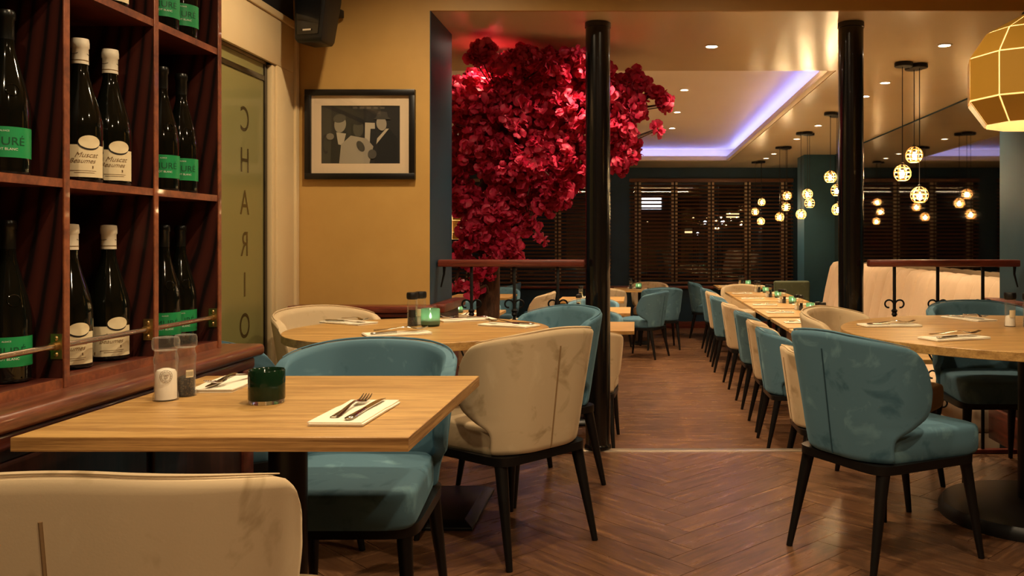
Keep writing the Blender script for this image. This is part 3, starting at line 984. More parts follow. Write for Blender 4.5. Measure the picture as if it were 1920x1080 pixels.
def near_mills():
    b, c, f, r = mill_parts('salt')
    cap = c.mesh('cap', 'mill_glass', ang=30)
    # round printed mark on the glass
    g = B()
    for rad in (0.0145, 0.0105):
        pts = []
        for i in range(28):
            a = 2 * pi * i / 28
            u, z = rad * cos(a), 0.058 + rad * sin(a)
            th = -pi / 2 + 0.3 + u / r
            pts.append((r * 0.925 * cos(th), r * 0.925 * sin(th), z))
        g.tube(pts, 0.0004, 5, closed=True)
    for i in range(14):
        a = 2 * pi * i / 14
        p = []
        for rad in (0.0118, 0.0134):
            u, z = rad * cos(a), 0.058 + rad * sin(a)
            th = -pi / 2 + 0.3 + u / r
            p.append((r * 0.925 * cos(th), r * 0.925 * sin(th), z))
        g.tube(p, 0.0005, 5)
    for (u0, z0, u1, z1) in ((-0.006, 0.003, 0.006, 0.003), (-0.004, -0.002, 0.0, 0.002), (0.0, 0.002, 0.004, -0.003), (-0.003, -0.005, 0.003, -0.005)):
        p = []
        for u, z in ((u0, z0), (u1, z1)):
            th = -pi / 2 + 0.3 + u / r
            p.append((r * 0.925 * cos(th), r * 0.925 * sin(th), 0.058 + z))
        g.tube(p, 0.0005, 5)
    mark = g.mesh('printed_mark', 'brown_ink')
    spawn('salt_mill', 'clear glass salt mill with white salt and a round mark', 'mill', [('glass_body', b, [('printed_mark', mark)]), ('cap', cap), ('salt_fill', f.mesh('salt_fill', 'salt'))], (-1.0955, 2.048, ZT), 0.2)
    b, c, f, r = mill_parts('pepper')
    lab = B().grid([[(r * 0.925 * cos(t), r * 0.925 * sin(t), z) for t in [-pi / 2 + 0.1 + 0.16 * k for k in range(6)]] for z in (0.046, 0.064)]).mesh('barcode_label', 'cream_label', fix=False)
    bars = B()
    for k in range(7):
        t = -pi / 2 + 0.16 + 0.1 * k
        bars.tube([(r * 0.935 * cos(t), r * 0.935 * sin(t), 0.049), (r * 0.935 * cos(t), r * 0.935 * sin(t), 0.060)], 0.0004, 4)
    spawn('pepper_mill', 'clear glass pepper mill with peppercorns behind the salt mill', 'mill', [('glass_body', b, [('printed_label', lab), ('print_lines', bars.mesh('print_lines', 'dark_ink'))]), ('cap', c.mesh('cap', 'mill_glass', ang=30)), ('pepper_fill', f.mesh('pepper_fill', 'pepper'))], (-1.078, 2.104, ZT), 0.4)
near_mills()

def dark_mills():
    out = {}
    for kind in ('salt', 'pepper'):
        b, c, f, r = mill_parts('pepper')
        lab = B().grid([[(r * 0.925 * cos(t), r * 0.925 * sin(t), z) for t in [-pi / 2 - 0.7 + 0.28 * k for k in range(6)]] for z in (0.04, 0.072)]).mesh('paper_label', 'cream_label' if kind == 'salt' else 'dark_ink', fix=False)
        out[kind] = [('glass_body', b, [('paper_label', lab)]), ('cap', c.mesh('cap', 'black_plastic', ang=30)), ('fill', f.mesh('fill', 'salt' if kind == 'salt' else 'pepper'))]
    return out
DM = dark_mills()
spawn('pepper_mill', 'pepper mill with a black cap beside the lit candle on the picture table', 'mill', DM['pepper'], (-0.966, 3.80, ZT), 0.2)
spawn('salt_mill', 'salt mill with a black cap behind the pepper mill on the picture table', 'mill', DM['salt'], (-0.945, 3.86, ZT), 0.2)
spawn('salt_mill', 'salt mill with a black cap on the large round table', 'mill', DM['salt'], (1.615, 3.79, ZT), 0.2)
spawn('pepper_mill', 'pepper mill with a black cap on the large round table', 'mill', DM['pepper'], (1.672, 3.74, ZT), 0.2)

def candle_parts(lit):
    r, h = 0.040, 0.077
    if not lit:
        cup = B().lathe([(r - 0.001, 0.009), (r, 0.011), (r, h - 0.003), (r - 0.002, h), (r - 0.005, h - 0.003), (r - 0.006, 0.018), (0.001, 0.016)], 40).mesh('cup', 'green_glass_dark', ang=50)
        base = B().lathe([(r - 0.003, 0.0), (r - 0.001, 0.003), (r - 0.001, 0.009), (0.002, 0.0092)], 40).mesh('glass_foot', 'clear_base', ang=50)
        return [('cup', cup), ('glass_foot', base)]
    cup = B().lathe([(r - 0.001, 0.009), (r, 0.011), (r, h - 0.003), (r - 0.002, h), (r - 0.005, h - 0.003), (r - 0.005, 0.03)], 32, cap=False).mesh('cup', 'green_glass_lit', ang=50)
    base = B().lathe([(r - 0.003, 0.0), (r - 0.001, 0.003), (r - 0.001, 0.009), (0.002, 0.0092)], 32).mesh('glass_foot', 'green_glass_dark', ang=50)
    wax = B().lathe([(r - 0.006, 0.010), (r - 0.006, 0.029), (0.002, 0.028)], 32).mesh('wax', 'green_wax', ang=50)
    fl = B().lathe([(0.0015, 0.034), (0.0052, 0.040), (0.0045, 0.048), (0.0012, 0.058)], 10).mesh('flame', 'flame')
    return [('cup', cup), ('glass_foot', base), ('wax', wax), ('flame', fl)]
CANDLE = candle_parts(True)
spawn('candle_holder', 'unlit dark green glass candle holder on the square table', 'candle holder', candle_parts(False), (-0.846, 2.014, ZT))
spawn('candle_holder', 'lit green glass candle holder beside the mills on the picture table', 'candle holder', CANDLE, (-0.888, 3.80, ZT))

# ------------------------------------------------------------------ wine shelf
XS = -1.275
DIV = (1.60, 1.968, 2.336, 2.692)
def build_shelf():
    # counter under the shelf
    c = thing('wooden_counter', 'long dark mahogany counter with a moulded cap under the wine shelf', 'counter', (-1.48, 1.6, 0))
    ox, oy = -1.48, 1.6
    y0, y1 = 0.5, 2.80
    link('body', B().box(XL + 0.006 - ox, -1.225 - ox, y0 - oy, y1 - 0.03 - oy, 0.10, 0.725).mesh('body', 'dark_panel', bev=0.004), c)
    link('plinth', B().box(XL + 0.006 - ox, -1.24 - ox, y0 - oy, y1 - 0.03 - oy, 0.0, 0.10).mesh('plinth', 'black_plastic', bev=0.003), c)
    for k in range(4):
        a = y0 + 0.02 + k * 0.565
        link('door_panel', B().box(-1.225 - ox, -1.212 - ox, a - oy, a + 0.53 - oy, 0.13, 0.70).mesh('door_panel', 'dark_panel', bev=0.006), c)
    link('corner_post', B().box(-1.26 - ox, -1.205 - ox, y1 - 0.10 - oy, y1 - 0.025 - oy, 0.0, 0.73).mesh('corner_post', 'mahogany', bev=0.006), c)
    link('moulding', B().box(XL + 0.006 - ox, -1.203 - ox, y0 - oy, y1 - 0.02 - oy, 0.725, 0.762).mesh('moulding', 'mahogany', bev=0.010, seg=3), c)
    link('cap', B().box(XL + 0.006 - ox, -1.186 - ox, y0 - oy, y1 + 0.015 - oy, 0.762, 0.80).mesh('cap', 'mahogany_cap', bev=0.014, seg=4), c)
    # shelf unit
    s = thing('wine_shelf', 'tall mahogany wine shelf divided into square bays', 'shelf', (-1.44, 2.15, 0.80))
    sx, sy, sz = -1.44, 2.15, 0.80
    xb = -1.62
    for y in DIV:
        d = link('divider', B().box(xb - sx, XS - 0.003 - sx, -0.010, 0.010, 0.022, 1.45).mesh('divider', 'mahogany_side', smooth=False), s, (0, y - sy, 0))
        link('edge_strip', B().box(XS - 0.003 - sx, XS + 0.001 - sx, -0.0105, 0.0105, 0.0, 1.45).mesh('edge_strip', 'mahogany_edge', bev=0.001, seg=1), d)
    for zc in (0.811, 1.257, 1.705, 2.15):
        for a, b in zip(DIV, DIV[1:]):
            o = link('shelf_board', B().box(xb - sx, XS - 0.006 - sx, a + 0.0105 - sy, b - 0.0105 - sy, -0.009 if zc > 0.9 else -0.011, 0.009 if zc > 0.9 else 0.011).mesh('shelf_board', 'mahogany', smooth=False), s, (0, 0, zc - sz))
            link('edge_strip', B().box(XS - 0.006 - sx, XS - 0.002 - sx, a + 0.0105 - sy, b - 0.0105 - sy, -0.0095 if zc > 0.9 else -0.011, 0.0095 if zc > 0.9 else 0.011).mesh('edge_strip', 'mahogany_edge', smooth=False), o)
    link('back_panel', B().box(xb - 0.014 - sx, xb - sx, DIV[0] - sy, DIV[-1] - sy, 0.0, 1.45).mesh('back_panel', 'dark_panel', smooth=False), s)
    # bottle rail
    zr, xr = 0.893, -1.292
    for a, b in zip(DIV, DIV[1:]):
        r = link('rail_rod', B().tube([(xr - sx, a + 0.011 - sy, zr - sz), (xr - sx, b - 0.011 - sy, zr - sz)], 0.0068, 16).mesh('rail_rod', 'rail_metal'), s)
        for y, e in ((b - 0.0105, -1), (a + 0.0105, 1)):
            g = B().box(xr - 0.010 - sx, xr + 0.015 - sx, min(y, y + e * 0.003) - sy, max(y, y + e * 0.003) - sy, zr - 0.028 - sz, zr + 0.028 - sz)
            g.tube([(xr - sx, y - sy, zr - sz), (xr - sx, y + e * 0.014 - sy, zr - sz)], 0.0095, 14)
            for dz in (-0.018, 0.018):
                g.tube([(xr + 0.001 - sx, y + e * 0.003 - sy, zr + dz - sz), (xr + 0.001 - sx, y + e * 0.0055 - sy, zr + dz - sz)], [0.006, 0.0035], 12)
            link('rail_bracket', g.mesh('rail_bracket', 'bracket_metal'), r)
build_shelf()

# ------------------------------------------------------------------ bottles
def on_cyl(me, r, th0, zc, lift=0.0012):
    for v in me.vertices:
        t = th0 + v.co.x / r
        z = zc + v.co.y
        v.co = ((r + lift) * cos(t), (r + lift) * sin(t), z)
    return me

def bottle_parts(kind):
    TH = atan2(-0.84, 0.54)     # label faces the room
    if kind == 'white':
        r, h = 0.0485, 0.345
        prof = [(r * 0.8, 0.0), (r * 0.97, 0.003), (r, 0.009), (r, 0.132), (r * 0.98, 0.145), (r * 0.9, 0.165), (r * 0.74, 0.195), (r * 0.55, 0.225), (r * 0.42, 0.25), (0.0168, 0.27), (0.0165, 0.335), (0.0165, 0.338)]
        glass = B().lathe(prof, 36).mesh('glass', 'bottle_glass', ang=60)
        cap = B().lathe([(0.0178, 0.284), (0.0182, 0.286), (0.0178, 0.29), (0.0176, 0.322), (0.0195, 0.324), (0.0195, 0.336), (0.0182, 0.345), (0.010, 0.3465)], 28)
        capm = cap.mesh('capsule', 'white_capsule', ang=50)
        band = B().lathe([(0.01835, 0.2915), (0.01835, 0.2935)], 28, cap=False).mesh('capsule_band', 'brown_ink', fix=False)
        g = B()
        for dth in (-0.9, 1.5):
            pts = []
            for i in range(9):
                u = (i / 8 - 0.5) * 0.022
                t = TH + dth + u / 0.0178
                pts.append((0.0179 * cos(t), 0.0179 * sin(t), 0.307 + 18 * u * u))
            g.tube(pts, 0.0006, 5)
        swash = g.mesh('capsule_swash', 'dark_ink')
        rr = r + 0.0006
        rows = [[(rr * cos(TH - 1.15 + 2.35 * k / 24), rr * sin(TH - 1.15 + 2.35 * k / 24), z) for k in range(25)] for z in (0.012, 0.088)]
        lab = B().grid(rows).mesh('label', 'cream_label', fix=False)
        # oval emblem above the right half of the label, dark crescent below it
        def oval(a, b, uc, zc, lift, mat):
            vs = [(0, 0)] + [(a * cos(2 * pi * i / 28), b * sin(2 * pi * i / 28)) for i in range(28)]
            pts = []
            for u, z in vs:
                t = TH + (uc + u) / r
                pts.append(((r + lift) * cos(t), (r + lift) * sin(t), zc + z))
            return B().add(pts, [(0, i + 1, (i + 1) % 28 + 1) for i in range(28)]).mesh('oval', mat, fix=False)
        ov2 = oval(0.0245, 0.0165, 0.0185, 0.0925, 0.0012, 'dark_ink')
        ov = oval(0.0235, 0.0155, 0.0195, 0.0955, 0.0020, 'cream_label')
        t1 = on_cyl(text_mesh('Muscat', 0.017, 'brown_ink', 0.45), r, TH + 0.012 / r, 0.064)
        t2 = on_cyl(text_mesh('Beaumes', 0.015, 'brown_ink', 0.45), r, TH + 0.004 / r, 0.050)
        lines = B()
        for z, a, b in ((0.027, -0.02, 0.034), (0.0225, -0.012, 0.03)):
            lines.tube([((r + 0.001) * cos(TH + u / r), (r + 0.001) * sin(TH + u / r), z) for u in [a + (b - a) * k / 8 for k in range(9)]], 0.0005, 4)
        for u, z, q in ((-0.033, 0.021, 0.0016), (0.026, 0.036, 0.0014)):
            t = TH + u / r
            lines.tube([((r + 0.001) * cos(t), (r + 0.001) * sin(t), z - 0.003), ((r + 0.001) * cos(t), (r + 0.001) * sin(t), z + 0.003)], q, 5)
        return [('glass', glass), ('capsule', capm, [('capsule_band', band), ('capsule_swash', swash)]),
                ('label', lab, [('label_text', t1), ('label_text', t2), ('label_lines', lines.mesh('label_lines', 'brown_ink'))]), ('emblem', ov, [('emblem_crescent', ov2)])]
    r, h = 0.044, 0.350
    prof = [(r * 0.8, 0.0), (r * 0.97, 0.003), (r, 0.008), (r * 0.985, 0.012), (r, 0.016), (r, 0.135), (r * 0.96, 0.155), (r * 0.84, 0.185), (r * 0.66, 0.215), (r * 0.48, 0.245), (0.0158, 0.27), (0.0148, 0.29), (0.0145, 0.338)]
    glass = B().lathe(prof, 36).mesh('glass', 'bottle_glass', ang=60)
    cap = B().lathe([(0.0152, 0.288), (0.0152, 0.33), (0.0172, 0.332), (0.0172, 0.345), (0.015, 0.350), (0.006, 0.351)], 24).mesh('capsule', 'bottle_capsule', ang=50)
    rr = r + 0.0006
    lab = B().grid([[(rr * cos(TH - 1.75 + 3.5 * k / 30), rr * sin(TH - 1.75 + 3.5 * k / 30), z) for k in range(31)] for z in (0.036, 0.100)]).mesh('label', 'green_label', fix=False)
    t1 = on_cyl(text_mesh('MURÉ', 0.024, 'green_ink', 0.0), r, TH + 0.006 / r, 0.069)
    t2 = on_cyl(text_mesh('PINOT BLANC', 0.0072, 'white_ink', 0.0), r, TH + 0.0 / r, 0.053)
    t3 = on_cyl(text_mesh('ALSACE', 0.0048, 'white_ink', 0.0), r, TH, 0.091)
    # relief seal on the shoulder
    sh = []
    for i in range(20):
        a = 2 * pi * i / 20
        z = 0.178 + 0.0125 * sin(a)
        rz = r * 0.96 + (r * 0.84 - r * 0.96) * (z - 0.155) / 0.03 if z < 0.185 else r * 0.84 + (r * 0.66 - r * 0.84) * (z - 0.185) / 0.03
        t = TH + 0.35 + 0.0125 * cos(a) / rz
        sh.append(((rz + 0.0005) * cos(t), (rz + 0.0005) * sin(t), z))
    seal = B().tube(sh, 0.0011, 6, closed=True).mesh('relief_seal', 'bottle_glass')
    return [('glass', glass, [('relief_seal', seal)]), ('capsule', cap), ('label', lab, [('label_text', t1), ('label_text', t2), ('label_text', t3)])]
BOT = {k: bottle_parts(k) for k in ('white', 'green')}
ZL, ZM, ZU = 0.822 + 0.0005, 1.266 + 0.0005, 1.7145
for kind, x, y, z, lb in (
    ('green', -1.335, 1.862, ZM, 'middle shelf, alone in its bay'),
    ('white', -1.332, 2.106, ZM, 'middle shelf, first of its pair'),
    ('white', -1.332, 2.226, ZM, 'middle shelf, second of its pair'),
    ('green', -1.332, 2.470, ZM, 'middle shelf, further from the door'),
    ('green', -1.332, 2.575, ZM, 'middle shelf, nearer the door'),
    ('green', -1.362, 1.905, ZL, 'behind the rail, alone in its bay'),
    ('white', -1.362, 2.115, ZL, 'behind the rail, first of its pair'),
    ('white', -1.362, 2.270, ZL, 'behind the rail, second of its pair'),
    ('green', -1.362, 2.535, ZL, 'behind the rail, before its twin'),
    ('green', -1.364, 2.631, ZL, 'behind the rail, nearer the door'),
    ('white', -1.332, 2.215, ZU, 'top shelf'),
    ('green', -1.332, 2.470, ZU, 'top shelf, further from the door'),
    ('green', -1.332, 2.577, ZU, 'top shelf, nearer the door')):
    spawn('wine_bottle', ('wine bottle with cream label and white capsule, ' if kind == 'white' else 'dark wine bottle with green label, ') + lb, 'bottle', BOT[kind], (x, y, z), 0.0, 'wine bottles on the shelf')

# ------------------------------------------------------------------ picture and loudspeaker
def build_picture():
    a, b = px(574.5, 169, YW), px(780, 336.5, YW)
    cx, cz = (a.x + b.x) / 2, (a.z + b.z) / 2
    hw, hh = (b.x - a.x) / 2, (a.z - b.z) / 2
    t = thing('framed_picture', 'black framed monochrome photograph of three figures on the gold wall', 'picture', (cx, YW - 0.001, cz))
    fw = 0.030
    g = B()
    for x0, x1, z0, z1 in ((-hw, hw, hh - fw, hh), (-hw, hw, -hh, -hh + fw), (-hw, -hw + fw, -hh + fw, hh - fw), (hw - fw, hw, -hh + fw, hh - fw)):
        g.box(x0, x1, -0.028, 0, z0, z1)
    link('frame', g.mesh('frame', 'frame_black', bev=0.002), t)
    mw, mh = hw - fw, hh - fw
    pw, ph = 0.201, 0.148
    g = B()
    for x0, x1, z0, z1 in ((-mw, mw, ph, mh), (-mw, mw, -mh, -ph), (-mw, -pw, -ph, ph), (pw, mw, -ph, ph)):
        g.box(x0, x1, -0.010, -0.004, z0, z1)
    link('mount', g.mesh('mount', 'mat_board', smooth=False), t)
    # generic print: three loose figures before a dark room
    def tone(v): 
        n = 'tone_%d' % v
        if n not in MAT: plain(n, lin(v, int(v * 0.93), int(v * 0.80)), 0.7)
        return n
    pr = link('print', B().box(-pw, pw, -0.006, -0.003, -ph, ph).mesh('print', tone(34), smooth=False), t)
    def blob(pts, v, d):
        me = B().add([(x, -0.006 - d * 0.0003, z) for x, z in pts], [tuple(range(len(pts)))]).mesh('print_shape', tone(v), fix=False, smooth=False)
        link('print_shape', me, pr)
    def ell(cx, cz, a, b, n=24, rot=0.0):
        return [(cx + a * cos(t) * cos(rot) - b * sin(t) * sin(rot), cz + a * cos(t) * sin(rot) + b * sin(t) * cos(rot)) for t in [2 * pi * i / n for i in range(n)]]
    blob([(-0.200, -0.147), (-0.150, -0.147), (-0.150, 0.147), (-0.200, 0.147)], 52, 1)
    blob([(-0.05, -0.02), (0.07, -0.02), (0.07, 0.06), (-0.05, 0.06)], 20, 1)
    blob([(0.02, -0.05), (0.075, -0.05), (0.072, 0.06), (0.022, 0.062)], 178, 2)
    blob([(0.045, -0.06), (0.085, -0.06), (0.08, 0.03), (0.05, 0.03)], 30, 3)
    for k in range(5):
        blob([(-0.04 + 0.035 * k, 0.132), (-0.018 + 0.035 * k, 0.132), (-0.018 + 0.035 * k, 0.142), (-0.04 + 0.035 * k, 0.142)], 84, 1)
    blob([(-0.155, -0.147), (-0.07, -0.147), (-0.055, -0.02), (-0.075, 0.02), (-0.12, 0.02), (-0.15, -0.02)], 22, 4)
    blob([(-0.125, 0.012), (-0.075, 0.005), (-0.09, -0.055), (-0.115, -0.05)], 170, 5)
    blob(ell(-0.105, 0.052, 0.030, 0.042, rot=-0.15), 142, 6)
    blob(ell(-0.108, 0.083, 0.033, 0.022, rot=0.2), 70, 7)
    blob([(-0.11, -0.147), (0.045, -0.147), (0.065, -0.06), (0.03, -0.02), (-0.05, -0.005), (-0.10, -0.05)], 150, 8)
    blob(ell(-0.012, 0.03, 0.027, 0.042), 66, 9)
    blob(ell(-0.012, 0.068, 0.030, 0.02), 30, 10)
    blob(ell(0.0, -0.06, 0.018, 0.03, rot=0.5), 58, 11)
    blob([(0.07, -0.147), (0.19, -0.147), (0.19, -0.02), (0.15, 0.028), (0.10, 0.0)], 20, 12)
    blob([(0.08, -0.05), (0.145, 0.03), (0.13, 0.03), (0.085, -0.02)], 176, 13)
    blob(ell(0.107, 0.056, 0.026, 0.036, rot=0.15), 150, 14)
    blob([(0.065, 0.078), (0.155, 0.078), (0.14, 0.092), (0.135, 0.115), (0.09, 0.12), (0.08, 0.09)], 62, 15)
    blob(ell(-0.155, -0.01, 0.02, 0.017), 116, 16)
    blob(ell(0.06, -0.10, 0.022, 0.024), 78, 17)
    link('glass', B().box(-mw, mw, -0.0155, -0.0145, -mh, mh).mesh('glass', 'picture_glass', smooth=False), t)
build_picture()

def build_speaker():
    Y = 4.26
    a = px(600, 40, Y)
    t = thing('loudspeaker', 'black loudspeaker mounted high on the gold wall', 'loudspeaker', (a.x, Y, 2.07), radians(-14))
    # body leans forward, narrower at the foot
    loops = []
    for z, w, d, y in ((0.0, 0.066, 0.06, -0.03), (0.02, 0.074, 0.07, -0.028), (0.22, 0.086, 0.085, 0.0), (0.36, 0.088, 0.085, 0.02)):
        loops.append([(-w, y - d, z + 0.02 * 0), (w, y - d, z - 0.0), (w * 0.75, y + d, z), (-w * 0.75, y + d, z)])
    link('cabinet', B().loft(loops).mesh('cabinet', 'black_plastic', bev=0.008), t)
    gl = []
    for z, w, y in ((0.035, 0.056, -0.102), (0.21, 0.070, -0.090), (0.345, 0.074, -0.073)):
        gl.append([(-w, y, z), (w, y, z), (w, y + 0.01, z), (-w, y + 0.01, z)])
    gr = link('grille', B().loft(gl).mesh('grille', 'black_gloss', bev=0.003), t)
    link('badge', B().box(-0.022, 0.022, -0.1065, -0.100, 0.052, 0.060).mesh('badge', 'steel', smooth=False), gr)
    link('wall_bracket', B().box(-0.05, -0.01, 0.08, 0.225, 0.19, 0.23).mesh('wall_bracket', 'black_metal', bev=0.004), t)
build_speaker()

# ------------------------------------------------------------------ lamps
def brass_lamp_parts():
    n = 10
    rings = [(0.055, 0.445), (0.20, 0.369), (0.27, 0.2675), (0.27, 0.0975), (0.20, 0.0)]
    def P(r, z, k): 
        a = pi + 2 * pi * k / n
        return Vector((r * cos(a), r * sin(a), z))
    parts = []
    for i in range(4):
        quad = [P(*rings[i], 0), P(*rings[i], 1), P(*rings[i + 1], 1), P(*rings[i + 1], 0)]
        c = sum(quad, Vector()) / 4
        nrm = (quad[1] - quad[0]).cross(quad[2] - quad[1]); nrm.normalize()
        if nrm.dot(Vector((c.x, c.y, 0))) < 0: nrm = -nrm
        ins = []
        for q in quad:
            d = c - q
            ins.append(q + d * (0.0036 / max(0.03, min(abs((quad[1] - quad[0]).length), (quad[2] - quad[1]).length) / 2)))
        g = B().loft([[p for p in ins], [p - nrm * 0.002 for p in ins]])
        parts.append(g.mesh('panel', 'brass_panel', smooth=False))
    liner = B()
    loops = [[P(r - 0.006, z, k) for k in range(n)] for r, z in rings]
    liner.loft(loops, cap=False)
    lm = liner.mesh('liner', 'lamp_liner', smooth=False, fix=False)
    bulb = B().lathe([(0.006, 0.30), (0.014, 0.285), (0.016, 0.26), (0.034, 0.21), (0.036, 0.195), (0.028, 0.17), (0.01, 0.158)], 20).mesh('bulb', 'lamp_bulb')
    sock = B().lathe([(0.02, 0.445), (0.02, 0.30), (0.015, 0.29)], 16).mesh('socket', 'black_plastic')
    cap = B().lathe([(0.06, 0.443), (0.055, 0.455), (0.02, 0.475), (0.012, 0.50)], 20).mesh('cap', 'black_metal')
    return parts, lm, bulb, sock, cap
BRASS = brass_lamp_parts()
def brass_lamp(label, x, y, z, ztop, rz=0.0):
    t = thing('pendant_lamp', label, 'lamp', (x, y, z), rz, 'faceted brass pendants')
    panels, lm, bulb, sock, cap = BRASS
    for me in panels:
        for k in range(10):
            link('panel', me, t, None, (0, 0, 2 * pi * k / 10))
    link('liner', lm, t); link('bulb', bulb, t); link('socket', sock, t); link('cap', cap, t)
    link('cable', B().tube([(0, 0, 0.50), (0, 0, ztop - z)], 0.004, 8).mesh('cable', 'black_plastic'), t)
    link('ceiling_rose', B().lathe([(0.05, ztop - z), (0.05, ztop - z - 0.02), (0.01, ztop - z - 0.03)], 20).mesh('ceiling_rose', 'black_metal'), t)
brass_lamp('large faceted brass pendant lamp over the large round table', 1.60, 3.50, 1.585, CF)
brass_lamp('distant faceted brass pendant lamp behind the red tree', -2.66, 12.6, 1.14, TRAY)

def small_pendant_parts():
    r = 0.058
    g = B()
    def band(z0, z1, n=24, t=0.002):
        rows = []
        for z in (z0, z1):
            rr = sqrt(max(r * r - z * z, 1e-6))
            rows.append(rr)
        lo = [[(rows[0] * cos(a), rows[0] * sin(a), z0) for a in [2 * pi * k / n for k in range(n)]], [(rows[1] * cos(a), rows[1] * sin(a), z1) for a in [2 * pi * k / n for k in range(n)]],
              [((rows[1] - t) * cos(a), (rows[1] - t) * sin(a), z1) for a in [2 * pi * k / n for k in range(n)]], [((rows[0] - t) * cos(a), (rows[0] - t) * sin(a), z0) for a in [2 * pi * k / n for k in range(n)]]]
        g.loft(lo, closed=True)
    for z in (-0.045, -0.020, 0.008, 0.034):
        band(z - 0.0036, z + 0.0036)
    for k in range(8):
        a = 2 * pi * k / 8
        pts = []
        for i in range(11):
            b = -pi / 2 * 0.62 + i / 10 * pi / 2 * 1.6
            pts.append((b))
        half = 0.0036
        ring = []
        for b in pts:
            rr, z = r * cos(b) + 0.0005, r * sin(b)
            tx, ty = -sin(a), cos(a)
            ring.append([(rr * cos(a) - tx * half, rr * sin(a) - ty * half, z), (rr * cos(a) + tx * half, rr * sin(a) + ty * half, z), ((rr - 0.002) * cos(a) + tx * half, (rr - 0.002) * sin(a) + ty * half, z), ((rr - 0.002) * cos(a) - tx * half, (rr - 0.002) * sin(a) - ty * half, z)])
        g.loft(ring)
    cage = g.mesh('cage', 'pendant_cage', smooth=False)
    bulb = B().lathe([(0.004, -0.030), (0.012, -0.027), (0.017, -0.015), (0.015, -0.002), (0.008, 0.012), (0.006, 0.02)], 14).mesh('bulb', 'pendant_bulb')
    cap = B().lathe([(0.010, 0.02), (0.011, 0.058), (0.012, 0.066), (0.004, 0.072)], 12).mesh('lampholder', 'black_metal')
    return cage, bulb, cap
SP = small_pendant_parts()
CLUST = [(5.86, 'nearest the platform', [(1692, 325), (1714, 291), (1724, 366)], (1710, 120)),
         (8.13, 'second from the platform', [(1557, 332), (1569, 357), (1571, 393)], (1560, 212)),
         (9.58, 'third from the platform', [(1514, 364), (1518, 381), (1502, 402)], (1510, 248)),
         (11.06, 'fourth from the platform', [(1476, 367), (1474, 388), (1462, 407)], (1468, 275)),
         (13.1, 'closest to the window', [(1428, 379), (1416, 397), (1427, 415)], (1422, 305))]
disc = B().lathe([(0.058, -0.004), (0.06, -0.006), (0.06, -0.026), (0.056, -0.03), (0.01, -0.0302)], 28).mesh('canopy_disc', 'black_metal')
for Y, where, balls, can in CLUST:
    c = px(can[0], can[1], Y)
    t = thing('pendant_cluster', 'cluster of three small glowing cage pendants over the table row, ' + where, 'lamp', (c.x, Y, SOF), 0, 'cage pendant clusters')
    for k, (bx, by) in enumerate(balls):
        dy = (-0.05, 0.055, 0.0)[k]
        p = px(bx, by, Y + dy)
        ddx = p.x - c.x
        o = link('canopy_disc', disc, t, (ddx * 0.9, dy, 0.0))
        l = Vector((ddx, dy, p.z - SOF))
        cg = link('cage', SP[0], t, l, (0, 0, k * 0.2))
        link('bulb', SP[1], cg); link('lampholder', SP[2], cg)
        link('cable', B().tube([(ddx, dy, -0.028), (ddx, dy, p.z - SOF + 0.07)], 0.0028, 6).mesh('cable', 'black_plastic'), t)

ringm = B().lathe([(0.045, 0.0), (0.045, -0.004), (0.036, -0.006), (0.034, 0.0)], 28, cap=False).mesh('trim_ring', 'downlight_ring')
glowm = B().lathe([(0.034, -0.001), (0.001, -0.0015)], 28).mesh('glowing_lens', 'downlight_glow')
def downlight(x, y, z, label, power, size=1.25, blend=0.6, col=(1.0, 0.77, 0.48), group='ceiling downlights', sizem=1.0, tilt=None):
    t = thing('downlight', label, 'downlight', (x, y, z), 0, group)
    link('trim_ring', ringm, t); link('glowing_lens', glowm, t)
    L = bpy.data.lights.new('downlight_lamp', 'SPOT')
    L.energy = power; L.spot_size = size; L.spot_blend = blend; L.color = col; L.shadow_soft_size = 0.035
    lo = bpy.data.objects.new('downlight_lamp', L)
    COL.objects.link(lo)
    lo.location = (x, y, z - 0.012)
    if tilt: lo.rotation_euler = tilt
kb = 62 * K_BACK
for (x, y, lb) in ((0.46, 5.32, 'ceiling downlight beside the red tree'), (1.86, 5.29, 'ceiling downlight nearest the platform in the pendant row'), (1.86, 6.55, 'second ceiling downlight in the pendant row'), (1.87, 7.17, 'third ceiling downlight in the pendant row'),
                   (1.87, 9.0, 'fourth ceiling downlight in the pendant row'), (1.87, 10.2, 'fifth ceiling downlight in the pendant row'), (1.88, 11.95, 'sixth ceiling downlight in the pendant row'), (1.87, 12.6, 'last ceiling downlight in the pendant row')):
    downlight(x, y, SOF, lb, kb * 0.8, 1.7, 0.7)
downlight(-0.89, 5.24, SOF, 'ceiling downlight among the top blossoms', kb * 0.22, 2.2, 0.8)
downlight(-0.215, 4.99, SOF, 'added unseen downlight behind the left column, lighting the red tree', kb * 0.65, 2.2, 0.8)  # added lamp, kept out of sight by the column, brightens the blossoms
for i, y in enumerate((7.93, 9.31, 10.64)):
    downlight(0.44, y, TRAY, 'downlight in the raised tray above the aisle, number %s from the platform' % ('one', 'two', 'three')[i], kb * 1.3, 1.9, 0.7)
for i, y in enumerate((6.9, 8.6, 10.3)):
    downlight(-1.0, y, TRAY, 'downlight in the raised tray above the tree side, number %s from the platform' % ('one', 'two', 'three')[i], kb * 1.4, 1.9, 0.7)
kf = 95 * K_FRONT
